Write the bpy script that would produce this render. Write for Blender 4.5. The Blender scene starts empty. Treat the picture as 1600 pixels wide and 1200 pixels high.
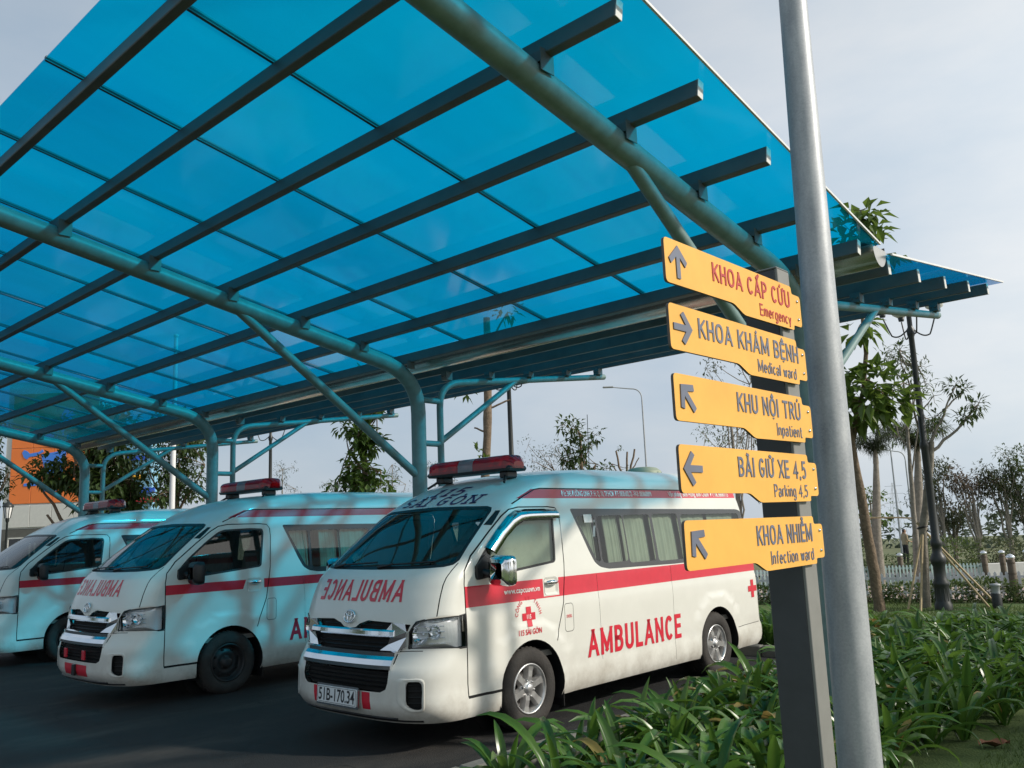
import bpy, bmesh, math, random
from mathutils import Vector, Matrix, noise
from mathutils.geometry import delaunay_2d_cdt, tessellate_polygon
PI = math.pi
SC = bpy.context.scene
COL = SC.collection
R = math.radians

# ------------------------------------------------------------------ camera, sky, sun, exposure
cam = bpy.data.cameras.new('camera')
camo = bpy.data.objects.new('camera', cam)
COL.objects.link(camo)
cam.sensor_width = 36.0
cam.lens = 36.0 * 1349.0 / 1600.0
cam.clip_start = 0.05
cam.clip_end = 1500
CR = Vector((0.73268481, 0.67940158, -0.03983054))
CU = Vector((0.14304598, -0.09651816, 0.98499852))
CF = Vector((-0.66536518, 0.72739105, 0.16790305))
m = Matrix((CR, CU, -CF)).transposed().to_4x4()
m.translation = Vector((0, 0, 1.711))
camo.matrix_world = m
SC.camera = camo

SUN_EL = R(31.0)
SUN_AZ = (0.87, 0.49)
wd = bpy.data.worlds.new("World")
SC.world = wd
wd.use_nodes = True
nt = wd.node_tree
nt.nodes.clear()
wo = nt.nodes.new('ShaderNodeOutputWorld')
bg = nt.nodes.new('ShaderNodeBackground')
sky = nt.nodes.new('ShaderNodeTexSky')
sky.sky_type = 'NISHITA'
sky.sun_disc = False
sky.sun_elevation = SUN_EL
sky.sun_rotation = math.atan2(SUN_AZ[0], SUN_AZ[1])
sky.dust_density = 3.0
sky.air_density = 1.0
tc = nt.nodes.new('ShaderNodeTexCoord')
mp = nt.nodes.new('ShaderNodeMapping')
mp.inputs['Scale'].default_value = (1.0, 1.0, 2.6)
nz = nt.nodes.new('ShaderNodeTexNoise')
nz.inputs['Scale'].default_value = 2.2
nz.inputs['Detail'].default_value = 7
nz.inputs['Roughness'].default_value = 0.55
# milky haze, brighter towards the sun, with thin cloud over it
vd = nt.nodes.new('ShaderNodeVectorMath')
vd.operation = 'DOT_PRODUCT'
vd.inputs[1].default_value = (SUN_AZ[0], SUN_AZ[1], 0.25)
hz = nt.nodes.new('ShaderNodeValToRGB')
hz.color_ramp.elements[0].position = 0.0
hz.color_ramp.elements[0].color = (3.9, 4.9, 5.9, 1)
hz.color_ramp.elements[1].position = 1.0
hz.color_ramp.elements[1].color = (11.6, 11.9, 11.8, 1)
e_ = hz.color_ramp.elements.new(0.5)
e_.color = (6.55, 7.05, 7.65, 1)
mr0 = nt.nodes.new('ShaderNodeMapRange')
mr0.inputs['From Min'].default_value = -1.0
mr0.inputs['From Max'].default_value = 1.0
cr = nt.nodes.new('ShaderNodeValToRGB')
cr.color_ramp.elements[0].position = 0.38
cr.color_ramp.elements[0].color = (0.86, 0.935, 1.0, 1)
cr.color_ramp.elements[1].position = 0.68
cr.color_ramp.elements[1].color = (1.16, 1.13, 1.10, 1)
mcl = nt.nodes.new('ShaderNodeVectorMath')
mcl.operation = 'MULTIPLY'
mc = nt.nodes.new('ShaderNodeVectorMath')
mc.operation = 'SCALE'
mx = nt.nodes.new('ShaderNodeMix')
mx.data_type = 'RGBA'
mx.inputs[0].default_value = 0.82
nt.links.new(tc.outputs['Generated'], mp.inputs['Vector'])
nt.links.new(mp.outputs['Vector'], nz.inputs['Vector'])
nt.links.new(tc.outputs['Generated'], vd.inputs[0])
nt.links.new(vd.outputs['Value'], mr0.inputs['Value'])
nt.links.new(mr0.outputs['Result'], hz.inputs['Fac'])
nt.links.new(nz.outputs['Fac'], cr.inputs['Fac'])
nt.links.new(hz.outputs['Color'], mcl.inputs[0])
nt.links.new(cr.outputs['Color'], mcl.inputs[1])
nt.links.new(mcl.outputs['Vector'], mc.inputs[0])
# the haze thins out overhead
sz = nt.nodes.new('ShaderNodeSeparateXYZ')
zr = nt.nodes.new('ShaderNodeMapRange')
zr.inputs['From Min'].default_value = 0.42
zr.inputs['From Max'].default_value = 0.95
zr.inputs['To Min'].default_value = 1.0
zr.inputs['To Max'].default_value = 0.66
nt.links.new(tc.outputs['Generated'], sz.inputs[0])
nt.links.new(sz.outputs['Z'], zr.inputs['Value'])
nt.links.new(zr.outputs['Result'], mc.inputs['Scale'])
nt.links.new(sky.outputs['Color'], mx.inputs[6])
nt.links.new(mc.outputs['Vector'], mx.inputs[7])
nt.links.new(mx.outputs[2], bg.inputs['Color'])
bg.inputs['Strength'].default_value = 0.10
nt.links.new(bg.outputs['Background'], wo.inputs['Surface'])

sl = bpy.data.lights.new('sun', 'SUN')
sl.energy = 3.8
sl.angle = R(2.4)
sl.color = (1.0, 0.93, 0.82)
so = bpy.data.objects.new('sun', sl)
COL.objects.link(so)
tosun = Vector((SUN_AZ[0] * math.cos(SUN_EL), SUN_AZ[1] * math.cos(SUN_EL), math.sin(SUN_EL)))
so.rotation_euler = tosun.to_track_quat('Z', 'Y').to_euler()
so.location = (30, 17, 25)

SC.view_settings.view_transform = 'Standard'
SC.view_settings.look = 'None'
SC.view_settings.gamma = 1
SC.view_settings.exposure = 0.0
SC.view_settings.use_curve_mapping = False
SC.cycles.max_bounces = 10
SC.cycles.transparent_max_bounces = 16
SC.cycles.use_denoising = True
SC.cycles.sample_clamp_indirect = 6

# ------------------------------------------------------------------ materials
MATS = {}
def _new(name):
    m = bpy.data.materials.new(name)
    m.use_nodes = True
    nt = m.node_tree
    b = nt.nodes['Principled BSDF']
    MATS[name] = m
    return m, nt, b

def mat(name, col, rough=0.5, metal=0.0, var=0.12, scale=6.0, bump=0.0, bscale=40.0, coat=0.0, spec=0.5, rvar=0.0, detail=5.0, col2=None, sheen=0.0):
    m, nt, b = _new(name)
    b.inputs['Roughness'].default_value = rough
    b.inputs['Metallic'].default_value = metal
    b.inputs['Specular IOR Level'].default_value = spec
    if coat:
        b.inputs['Coat Weight'].default_value = coat
        b.inputs['Coat Roughness'].default_value = 0.06
    t = nt.nodes.new('ShaderNodeTexCoord')
    n = nt.nodes.new('ShaderNodeTexNoise')
    n.inputs['Scale'].default_value = scale
    n.inputs['Detail'].default_value = detail
    n.inputs['Roughness'].default_value = 0.6
    nt.links.new(t.outputs['Object'], n.inputs['Vector'])
    r = nt.nodes.new('ShaderNodeValToRGB')
    r.color_ramp.elements[0].position = 0.3
    r.color_ramp.elements[1].position = 0.7
    c2 = col2 if col2 else tuple(min(1, c * (1 + var)) for c in col)
    c1 = tuple(c * (1 - var) for c in col) if not col2 else col
    r.color_ramp.elements[0].color = (*c1, 1)
    r.color_ramp.elements[1].color = (*c2, 1)
    nt.links.new(n.outputs['Fac'], r.inputs['Fac'])
    nt.links.new(r.outputs['Color'], b.inputs['Base Color'])
    if rvar:
        mr = nt.nodes.new('ShaderNodeMapRange')
        mr.inputs['To Min'].default_value = max(0, rough - rvar)
        mr.inputs['To Max'].default_value = min(1, rough + rvar)
        nt.links.new(n.outputs['Fac'], mr.inputs['Value'])
        nt.links.new(mr.outputs['Result'], b.inputs['Roughness'])
    if bump:
        n2 = nt.nodes.new('ShaderNodeTexNoise')
        n2.inputs['Scale'].default_value = bscale
        n2.inputs['Detail'].default_value = 4
        nt.links.new(t.outputs['Object'], n2.inputs['Vector'])
        bp = nt.nodes.new('ShaderNodeBump')
        bp.inputs['Strength'].default_value = bump
        bp.inputs['Distance'].default_value = 0.02
        nt.links.new(n2.outputs['Fac'], bp.inputs['Height'])
        nt.links.new(bp.outputs['Normal'], b.inputs['Normal'])
    return m

def leafmat(name, c1, c2, trans=0.35, rough=0.38, scale=3.0):
    m, nt, b = _new(name)
    b.inputs['Roughness'].default_value = rough
    t = nt.nodes.new('ShaderNodeTexCoord')
    n = nt.nodes.new('ShaderNodeTexNoise')
    n.inputs['Scale'].default_value = scale
    n.inputs['Detail'].default_value = 3
    nt.links.new(t.outputs['Object'], n.inputs['Vector'])
    oi = nt.nodes.new('ShaderNodeObjectInfo')
    ad = nt.nodes.new('ShaderNodeMath')
    ad.operation = 'MULTIPLY_ADD'
    ad.inputs[1].default_value = 0.35
    nt.links.new(oi.outputs['Random'], ad.inputs[0])
    nt.links.new(n.outputs['Fac'], ad.inputs[2])
    r = nt.nodes.new('ShaderNodeValToRGB')
    r.color_ramp.elements[0].position = 0.42
    r.color_ramp.elements[1].position = 0.95
    r.color_ramp.elements[0].color = (*c1, 1)
    r.color_ramp.elements[1].color = (*c2, 1)
    nt.links.new(ad.outputs[0], r.inputs['Fac'])
    nt.links.new(r.outputs['Color'], b.inputs['Base Color'])
    tr = nt.nodes.new('ShaderNodeBsdfTranslucent')
    hs = nt.nodes.new('ShaderNodeHueSaturation')
    hs.inputs['Value'].default_value = 1.6
    hs.inputs['Hue'].default_value = 0.48
    nt.links.new(r.outputs['Color'], hs.inputs['Color'])
    nt.links.new(hs.outputs['Color'], tr.inputs['Color'])
    ms = nt.nodes.new('ShaderNodeMixShader')
    ms.inputs[0].default_value = trans
    nt.links.new(b.outputs[0], ms.inputs[1])
    nt.links.new(tr.outputs[0], ms.inputs[2])
    nt.links.new(ms.outputs[0], nt.nodes['Material Output'].inputs['Surface'])
    return m

def glassmat(name, tint, ior=1.5, rough=0.02, diff=None, dfac=0.0, boost=1.0, dust=0.0, deep=False, dmix=0.35, vary=0.0):
    """a pane: clear tint that casts coloured light, a fresnel gloss, optional body colour"""
    m, nt, b = _new(name)
    nt.nodes.remove(b)
    tr = nt.nodes.new('ShaderNodeBsdfTransparent')
    tr.inputs['Color'].default_value = (*tint, 1)
    base = tr
    if deep:      # the slanting path through a coloured sheet is longer, so it stains more
        lw = nt.nodes.new('ShaderNodeLayerWeight')
        lw.inputs['Blend'].default_value = 0.5
        cr_ = nt.nodes.new('ShaderNodeValToRGB')
        els = cr_.color_ramp.elements
        els[0].position = 0.0; els[0].color = (*tint, 1)
        els[1].position = 1.0; els[1].color = (*[c ** 4 for c in tint], 1)
        for pos, e in ((0.35, 1.2), (0.6, 1.5), (0.8, 2.1), (0.92, 3.0)):
            q = els.new(pos); q.color = (*[c ** e for c in tint], 1)
        nt.links.new(lw.outputs['Facing'], cr_.inputs['Fac'])
        oi = nt.nodes.new('ShaderNodeObjectInfo')
        tq = nt.nodes.new('ShaderNodeTexCoord')
        nq = nt.nodes.new('ShaderNodeTexNoise')
        nq.inputs['Scale'].default_value = 0.9
        nq.inputs['Detail'].default_value = 7
        mpq = nt.nodes.new('ShaderNodeMapping')
        mpq.inputs['Scale'].default_value = (1.6, 0.5, 1)
        nt.links.new(tq.outputs['Object'], mpq.inputs['Vector'])
        nt.links.new(mpq.outputs['Vector'], nq.inputs['Vector'])
        m1 = nt.nodes.new('ShaderNodeMath'); m1.operation = 'MULTIPLY_ADD'
        m1.inputs[1].default_value = vary; m1.inputs[2].default_value = 1 - vary * .75
        nt.links.new(oi.outputs['Random'], m1.inputs[0])
        m2_ = nt.nodes.new('ShaderNodeMath'); m2_.operation = 'MULTIPLY_ADD'
        m2_.inputs[1].default_value = .45; m2_.inputs[2].default_value = .775
        nt.links.new(nq.outputs['Fac'], m2_.inputs[0])
        m3 = nt.nodes.new('ShaderNodeMath'); m3.operation = 'MULTIPLY'
        nt.links.new(m1.outputs[0], m3.inputs[0]); nt.links.new(m2_.outputs[0], m3.inputs[1])
        vs_ = nt.nodes.new('ShaderNodeVectorMath'); vs_.operation = 'SCALE'
        nt.links.new(cr_.outputs['Color'], vs_.inputs[0]); nt.links.new(m3.outputs[0], vs_.inputs['Scale'])
        nt.links.new(vs_.outputs['Vector'], tr.inputs['Color'])
    if diff:
        t = nt.nodes.new('ShaderNodeTexCoord')
        n = nt.nodes.new('ShaderNodeTexNoise')
        n.inputs['Scale'].default_value = 0.7
        n.inputs['Detail'].default_value = 6
        nt.links.new(t.outputs['Object'], n.inputs['Vector'])
        mr = nt.nodes.new('ShaderNodeMapRange')
        mr.inputs['From Min'].default_value = 0.3
        mr.inputs['From Max'].default_value = 0.75
        mr.inputs['To Min'].default_value = max(0, dfac - dust)
        mr.inputs['To Max'].default_value = dfac + dust
        nt.links.new(n.outputs['Fac'], mr.inputs['Value'])
        d = nt.nodes.new('ShaderNodeBsdfTranslucent')
        d.inputs['Color'].default_value = (*diff, 1)
        d2 = nt.nodes.new('ShaderNodeBsdfDiffuse')
        d2.inputs['Color'].default_value = (*diff, 1)
        md = nt.nodes.new('ShaderNodeMixShader')
        md.inputs[0].default_value = dmix
        nt.links.new(d.outputs[0], md.inputs[1])
        nt.links.new(d2.outputs[0], md.inputs[2])
        mm = nt.nodes.new('ShaderNodeMixShader')
        nt.links.new(mr.outputs['Result'], mm.inputs[0])
        nt.links.new(tr.outputs[0], mm.inputs[1])
        nt.links.new(md.outputs[0], mm.inputs[2])
        base = mm
    g = nt.nodes.new('ShaderNodeBsdfGlossy')
    g.inputs['Roughness'].default_value = rough
    f = nt.nodes.new('ShaderNodeLayerWeight')
    f.inputs['Blend'].default_value = 0.5
    pw = nt.nodes.new('ShaderNodeMath')
    pw.operation = 'POWER'
    pw.inputs[1].default_value = 5.0
    nt.links.new(f.outputs['Facing'], pw.inputs[0])
    f0 = ((ior - 1) / (ior + 1)) ** 2
    k = nt.nodes.new('ShaderNodeMath')
    k.operation = 'MULTIPLY_ADD'
    k.use_clamp = True
    k.inputs[1].default_value = (1 - f0) * min(1.0, boost)
    k.inputs[2].default_value = f0 * boost
    nt.links.new(pw.outputs[0], k.inputs[0])
    ms = nt.nodes.new('ShaderNodeMixShader')
    nt.links.new(k.outputs[0], ms.inputs[0])
    nt.links.new(base.outputs[0], ms.inputs[1])
    nt.links.new(g.outputs[0], ms.inputs[2])
    nt.links.new(ms.outputs[0], nt.nodes['Material Output'].inputs['Surface'])
    return m

m_ = mat('asphalt', (0.008, 0.0083, 0.009), 0.85, var=0.45, scale=1.1, bump=0.6, bscale=120, rvar=0.16, detail=9)
nta = m_.node_tree
ba = nta.nodes['Principled BSDF']
src = ba.inputs['Base Color'].links[0].from_socket
tca = nta.nodes.new('ShaderNodeTexCoord')
nd = nta.nodes.new('ShaderNodeTexNoise'); nd.inputs['Scale'].default_value = .55; nd.inputs['Detail'].default_value = 10; nd.inputs['Roughness'].default_value = .7
mpa = nta.nodes.new('ShaderNodeMapping'); mpa.inputs['Scale'].default_value = (1.6, .5, 1); mpa.inputs['Rotation'].default_value = (0, 0, .5)
nta.links.new(tca.outputs['Object'], mpa.inputs['Vector']); nta.links.new(mpa.outputs['Vector'], nd.inputs['Vector'])
rd = nta.nodes.new('ShaderNodeMapRange'); rd.inputs['From Min'].default_value = .50; rd.inputs['From Max'].default_value = .78; rd.inputs['To Max'].default_value = .9
nta.links.new(nd.outputs['Fac'], rd.inputs['Value'])
md_ = nta.nodes.new('ShaderNodeMix'); md_.data_type = 'RGBA'
md_.inputs[7].default_value = (0.070, 0.060, 0.050, 1)
nta.links.new(rd.outputs['Result'], md_.inputs[0]); nta.links.new(src, md_.inputs[6])
vo = nta.nodes.new('ShaderNodeTexVoronoi'); vo.feature = 'DISTANCE_TO_EDGE'; vo.inputs['Scale'].default_value = .35
nw = nta.nodes.new('ShaderNodeTexNoise'); nw.inputs['Scale'].default_value = 1.2; nw.inputs['Detail'].default_value = 8
va = nta.nodes.new('ShaderNodeVectorMath'); va.operation = 'MULTIPLY_ADD'; va.inputs[1].default_value = (1.4, 1.4, 0)
nta.links.new(tca.outputs['Object'], nw.inputs['Vector']); nta.links.new(nw.outputs['Color'], va.inputs[0]); nta.links.new(tca.outputs['Object'], va.inputs[2]); nta.links.new(va.outputs['Vector'], vo.inputs['Vector'])
ck = nta.nodes.new('ShaderNodeMath'); ck.operation = 'LESS_THAN'; ck.inputs[1].default_value = .0045
nta.links.new(vo.outputs['Distance'], ck.inputs[0])
mk_ = nta.nodes.new('ShaderNodeMix'); mk_.data_type = 'RGBA'; mk_.inputs[7].default_value = (0.003, 0.003, 0.003, 1)
nta.links.new(ck.outputs[0], mk_.inputs[0]); nta.links.new(md_.outputs[2], mk_.inputs[6]); nta.links.new(mk_.outputs[2], ba.inputs['Base Color'])
mat('lamp_housing', (0.80, 0.81, 0.82), 0.25, metal=0.25, var=0.05)
mat('concrete', (0.15, 0.145, 0.13), 0.85, var=0.2, scale=5, bump=0.3)
mat('van_vent', (0.30, 0.33, 0.24), 0.6, var=0.06)
mat('soil', (0.055, 0.038, 0.026), 0.95, var=0.4, scale=9, bump=0.8, bscale=25)
mat('lawn', (0.040, 0.085, 0.014), 0.95, col2=(0.10, 0.14, 0.035), scale=1.3, bump=0.8, bscale=60, detail=8)
mat('field', (0.07, 0.10, 0.03), 0.95, col2=(0.14, 0.14, 0.06), scale=0.12, detail=8)
mat('path', (0.42, 0.33, 0.28), 0.9, var=0.15, scale=4, bump=0.2)
mat('road', (0.12, 0.115, 0.11), 0.9, var=0.15, scale=2)
m_ = mat('van_paint', (0.71, 0.695, 0.635), 0.34, var=0.035, scale=2.5, coat=0.5, rvar=0.08)
ntp = m_.node_tree
bp_ = ntp.nodes['Principled BSDF']
src = bp_.inputs['Base Color'].links[0].from_socket
tcp = ntp.nodes.new('ShaderNodeTexCoord')
spz = ntp.nodes.new('ShaderNodeSeparateXYZ')
ng = ntp.nodes.new('ShaderNodeTexNoise'); ng.inputs['Scale'].default_value = 3.5; ng.inputs['Detail'].default_value = 9; ng.inputs['Roughness'].default_value = .7
mg = ntp.nodes.new('ShaderNodeMapRange'); mg.inputs['From Min'].default_value = .62; mg.inputs['From Max'].default_value = .22; mg.inputs['To Max'].default_value = .9
mh = ntp.nodes.new('ShaderNodeMapRange'); mh.inputs['From Min'].default_value = .40; mh.inputs['From Max'].default_value = .75
mm_ = ntp.nodes.new('ShaderNodeMath'); mm_.operation = 'MULTIPLY'
mxp = ntp.nodes.new('ShaderNodeMix'); mxp.data_type = 'RGBA'; mxp.inputs[7].default_value = (.30, .25, .19, 1)
ntp.links.new(tcp.outputs['Object'], spz.inputs[0]); ntp.links.new(tcp.outputs['Object'], ng.inputs['Vector'])
ntp.links.new(spz.outputs['Z'], mg.inputs['Value']); ntp.links.new(ng.outputs['Fac'], mh.inputs['Value'])
ntp.links.new(mg.outputs['Result'], mm_.inputs[0]); ntp.links.new(mh.outputs['Result'], mm_.inputs[1])
ntp.links.new(mm_.outputs[0], mxp.inputs[0]); ntp.links.new(src, mxp.inputs[6]); ntp.links.new(mxp.outputs[2], bp_.inputs['Base Color'])
mat('red_film', (0.62, 0.022, 0.045), 0.35, var=0.06, scale=8, coat=0.3)
mat('white_film', (0.8, 0.79, 0.76), 0.4, var=0.03)
mat('chrome', (0.80, 0.81, 0.83), 0.10, metal=1.0, var=0.02)
mat('dark_chrome', (0.42, 0.43, 0.45), 0.2, metal=1.0, var=0.05)
mat('alloy', (0.62, 0.61, 0.60), 0.32, metal=0.75, var=0.06, scale=20)
mat('black_plastic', (0.013, 0.013, 0.014), 0.42, var=0.15)
mat('black_gap', (0.006, 0.006, 0.006), 0.8, var=0.1)
mat('rubber', (0.035, 0.031, 0.028), 0.85, var=0.3, scale=9, bump=0.25, bscale=60)
mat('steel_wheel', (0.02, 0.02, 0.021), 0.55, var=0.2)
mat('cabin', (0.20, 0.19, 0.17), 0.8, var=0.1)
mat('seat_cloth', (0.42, 0.41, 0.33), 0.9, var=0.15, scale=15)
mat('curtain', (0.42, 0.46, 0.36), 0.9, var=0.10, scale=6)
mat('plate_white', (0.72, 0.74, 0.74), 0.35, var=0.04)
mat('ink', (0.015, 0.015, 0.02), 0.5, var=0.1)
mat('navy_ink', (0.06, 0.012, 0.09), 0.45, var=0.1)
mat('canopy_paint', (0.165, 0.25, 0.24), 0.45, var=0.16, scale=10, bump=0.05, bscale=150, spec=0.5)
mat('purlin_steel', (0.135, 0.135, 0.13), 0.5, metal=0.2, var=0.18, scale=3, rvar=0.1)
mat('gutter_steel', (0.50, 0.47, 0.42), 0.24, metal=0.9, var=0.2, scale=2, bump=0.1, bscale=5)
mat('joint_bar', (0.05, 0.08, 0.11), 0.5, var=0.1)
mat('post_shaded', (0.055, 0.058, 0.066), 0.5, var=0.1, scale=12)  # shaded faces of the sign post, the shade put into the colour
mat('post_sunlit', (0.21, 0.21, 0.20), 0.5, var=0.06, scale=12)  # sunlit side of the same post, painted lighter
mat('band_glass', (0.055, 0.055, 0.058), 0.12, var=0.1)
mat('post_paint', (0.19, 0.195, 0.20), 0.5, var=0.08, scale=12)
mat('sign_yellow', (0.80, 0.42, 0.09), 0.55, var=0.07, scale=5, detail=8, spec=0.3)
mat('sign_edge', (0.12, 0.10, 0.09), 0.6, var=0.1)
mat('sign_grey', (0.13, 0.145, 0.20), 0.5, var=0.1)
mat('sign_red', (0.44, 0.04, 0.035), 0.5, var=0.1)
mat('lamp_black', (0.018, 0.022, 0.022), 0.42, var=0.2, scale=15)
mat('globe_white', (0.78, 0.78, 0.76), 0.25, var=0.03)
mat('pale_steel', (0.55, 0.57, 0.60), 0.6, var=0.05)
mat('street_pole', (0.36, 0.38, 0.40), 0.5, var=0.1)
mat('white_pole', (0.70, 0.70, 0.70), 0.4, var=0.05)
mat('fence_white', (0.62, 0.64, 0.66), 0.6, var=0.08)
mat('fence_green', (0.40, 0.52, 0.52), 0.6, var=0.08)
mat('wall_white', (0.66, 0.65, 0.63), 0.8, var=0.08)
mat('brown_post', (0.11, 0.085, 0.06), 0.7, var=0.2)
mat('orange_panel', (0.78, 0.20, 0.045), 0.6, var=0.05, scale=0.6)
mat('mural_blue', (0.06, 0.22, 0.72), 0.6, var=0.05)
mat('panel_white', (0.60, 0.60, 0.57), 0.6, var=0.05)
mat('deep_blue', (0.03, 0.12, 0.62), 0.45, var=0.05)
mat('band_red', (0.55, 0.04, 0.06), 0.5, var=0.05)
mat('facade_dark', (0.10, 0.10, 0.09), 0.7, var=0.1)
mat('tower_blue', (0.20, 0.42, 0.58), 0.25, var=0.12, scale=0.7)
mat('sun_yellow', (0.80, 0.42, 0.03), 0.6, var=0.05)
mat('bark', (0.17, 0.125, 0.085), 0.9, var=0.35, scale=14, bump=0.8, bscale=30)
mat('bark_grey', (0.24, 0.215, 0.18), 0.9, var=0.3, scale=10, bump=0.6, bscale=30)
mat('bamboo', (0.42, 0.33, 0.19), 0.7, var=0.2, scale=20)
mat('dry_leaf', (0.20, 0.085, 0.045), 0.85, var=0.3, scale=20)
mat('skin', (0.32, 0.18, 0.11), 0.6, var=0.05)
mat('shirt_tan', (0.42, 0.33, 0.22), 0.85, var=0.1)
mat('trousers_dark', (0.03, 0.03, 0.035), 0.85, var=0.1)
leafmat('lily_leaf', (0.028, 0.082, 0.013), (0.085, 0.18, 0.028), 0.28, 0.30, 2.0)
leafmat('big_leaf', (0.030, 0.072, 0.014), (0.10, 0.17, 0.03), 0.42, 0.4, 1.0)
leafmat('lily_leaf_old', (0.16, 0.14, 0.03), (0.26, 0.19, 0.06), 0.3, 0.5, 2.0)
leafmat('mid_leaf', (0.026, 0.055, 0.014), (0.075, 0.12, 0.028), 0.36, 0.45, 0.8)
leafmat('dull_leaf', (0.040, 0.056, 0.026), (0.085, 0.105, 0.045), 0.3, 0.55, 0.6)
leafmat('palm_leaf', (0.028, 0.045, 0.020), (0.07, 0.09, 0.04), 0.25, 0.45, 0.8)
leafmat('dry_twig', (0.11, 0.085, 0.06), (0.17, 0.13, 0.09), 0.2, 0.8, 0.8)
leafmat('hedge_leaf', (0.028, 0.06, 0.014), (0.09, 0.14, 0.035), 0.3, 0.5, 1.0)
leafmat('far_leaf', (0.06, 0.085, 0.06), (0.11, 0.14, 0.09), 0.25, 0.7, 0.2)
glassmat('roof_sheet', (0.002, 0.60, 0.86), 1.50, 0.09, diff=(0.0005, 0.26, 0.38), dfac=0.20, dust=0.14, boost=0.75, deep=True, dmix=0.0, vary=0.16)
glassmat('roof_sheet_top', (1.0, 1.0, 1.0), 1.50, 0.05, boost=0.6)
glassmat('window_glass', (0.66, 0.71, 0.68), 1.52, 0.015, boost=1.8)
glassmat('dark_glass', (0.16, 0.18, 0.18), 1.52, 0.015, boost=1.7)
glassmat('windscreen_glass', (0.46, 0.54, 0.56), 1.52, 0.01, boost=2.3)
glassmat('lamp_lens', (0.96, 0.97, 0.98), 1.45, 0.03, boost=1.3)
glassmat('red_lens', (0.75, 0.012, 0.02), 1.5, 0.04, diff=(0.75, 0.012, 0.03), dfac=0.62, boost=1.4)
glassmat('clear_lens', (0.65, 0.68, 0.70), 1.5, 0.04, diff=(0.6, 0.62, 0.65), dfac=0.4, boost=1.4)
glassmat('building_glass', (0.1, 0.12, 0.13), 1.5, 0.03, diff=(0.05, 0.06, 0.06), dfac=0.6, boost=2.0)

# galvanised pole: spangle and streaks
m, nt_, b = _new('galvanised')
b.inputs['Metallic'].default_value = 0.25
b.inputs['Roughness'].default_value = 0.5
t = nt_.nodes.new('ShaderNodeTexCoord')
v = nt_.nodes.new('ShaderNodeTexVoronoi')
v.inputs['Scale'].default_value = 150
n = nt_.nodes.new('ShaderNodeTexNoise')
n.inputs['Scale'].default_value = 7
n.inputs['Detail'].default_value = 8
mpg = nt_.nodes.new('ShaderNodeMapping')
mpg.inputs['Scale'].default_value = (3, 3, 0.7)
nt_.links.new(t.outputs['Object'], mpg.inputs['Vector'])
nt_.links.new(t.outputs['Object'], v.inputs['Vector'])
nt_.links.new(mpg.outputs['Vector'], n.inputs['Vector'])
mxg = nt_.nodes.new('ShaderNodeMix')
mxg.data_type = 'RGBA'
mxg.inputs[0].default_value = 0.84
nt_.links.new(v.outputs['Color'], mxg.inputs[6])
nt_.links.new(n.outputs['Color'], mxg.inputs[7])
bw = nt_.nodes.new('ShaderNodeRGBToBW')
nt_.links.new(mxg.outputs[2], bw.inputs[0])
rg = nt_.nodes.new('ShaderNodeValToRGB')
rg.color_ramp.elements[0].position = 0.34
rg.color_ramp.elements[1].position = 0.64
rg.color_ramp.elements[0].color = (0.30, 0.32, 0.35, 1)
rg.color_ramp.elements[1].color = (0.46, 0.48, 0.50, 1)
nt_.links.new(bw.outputs[0], rg.inputs['Fac'])
nt_.links.new(rg.outputs['Color'], b.inputs['Base Color'])

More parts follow.
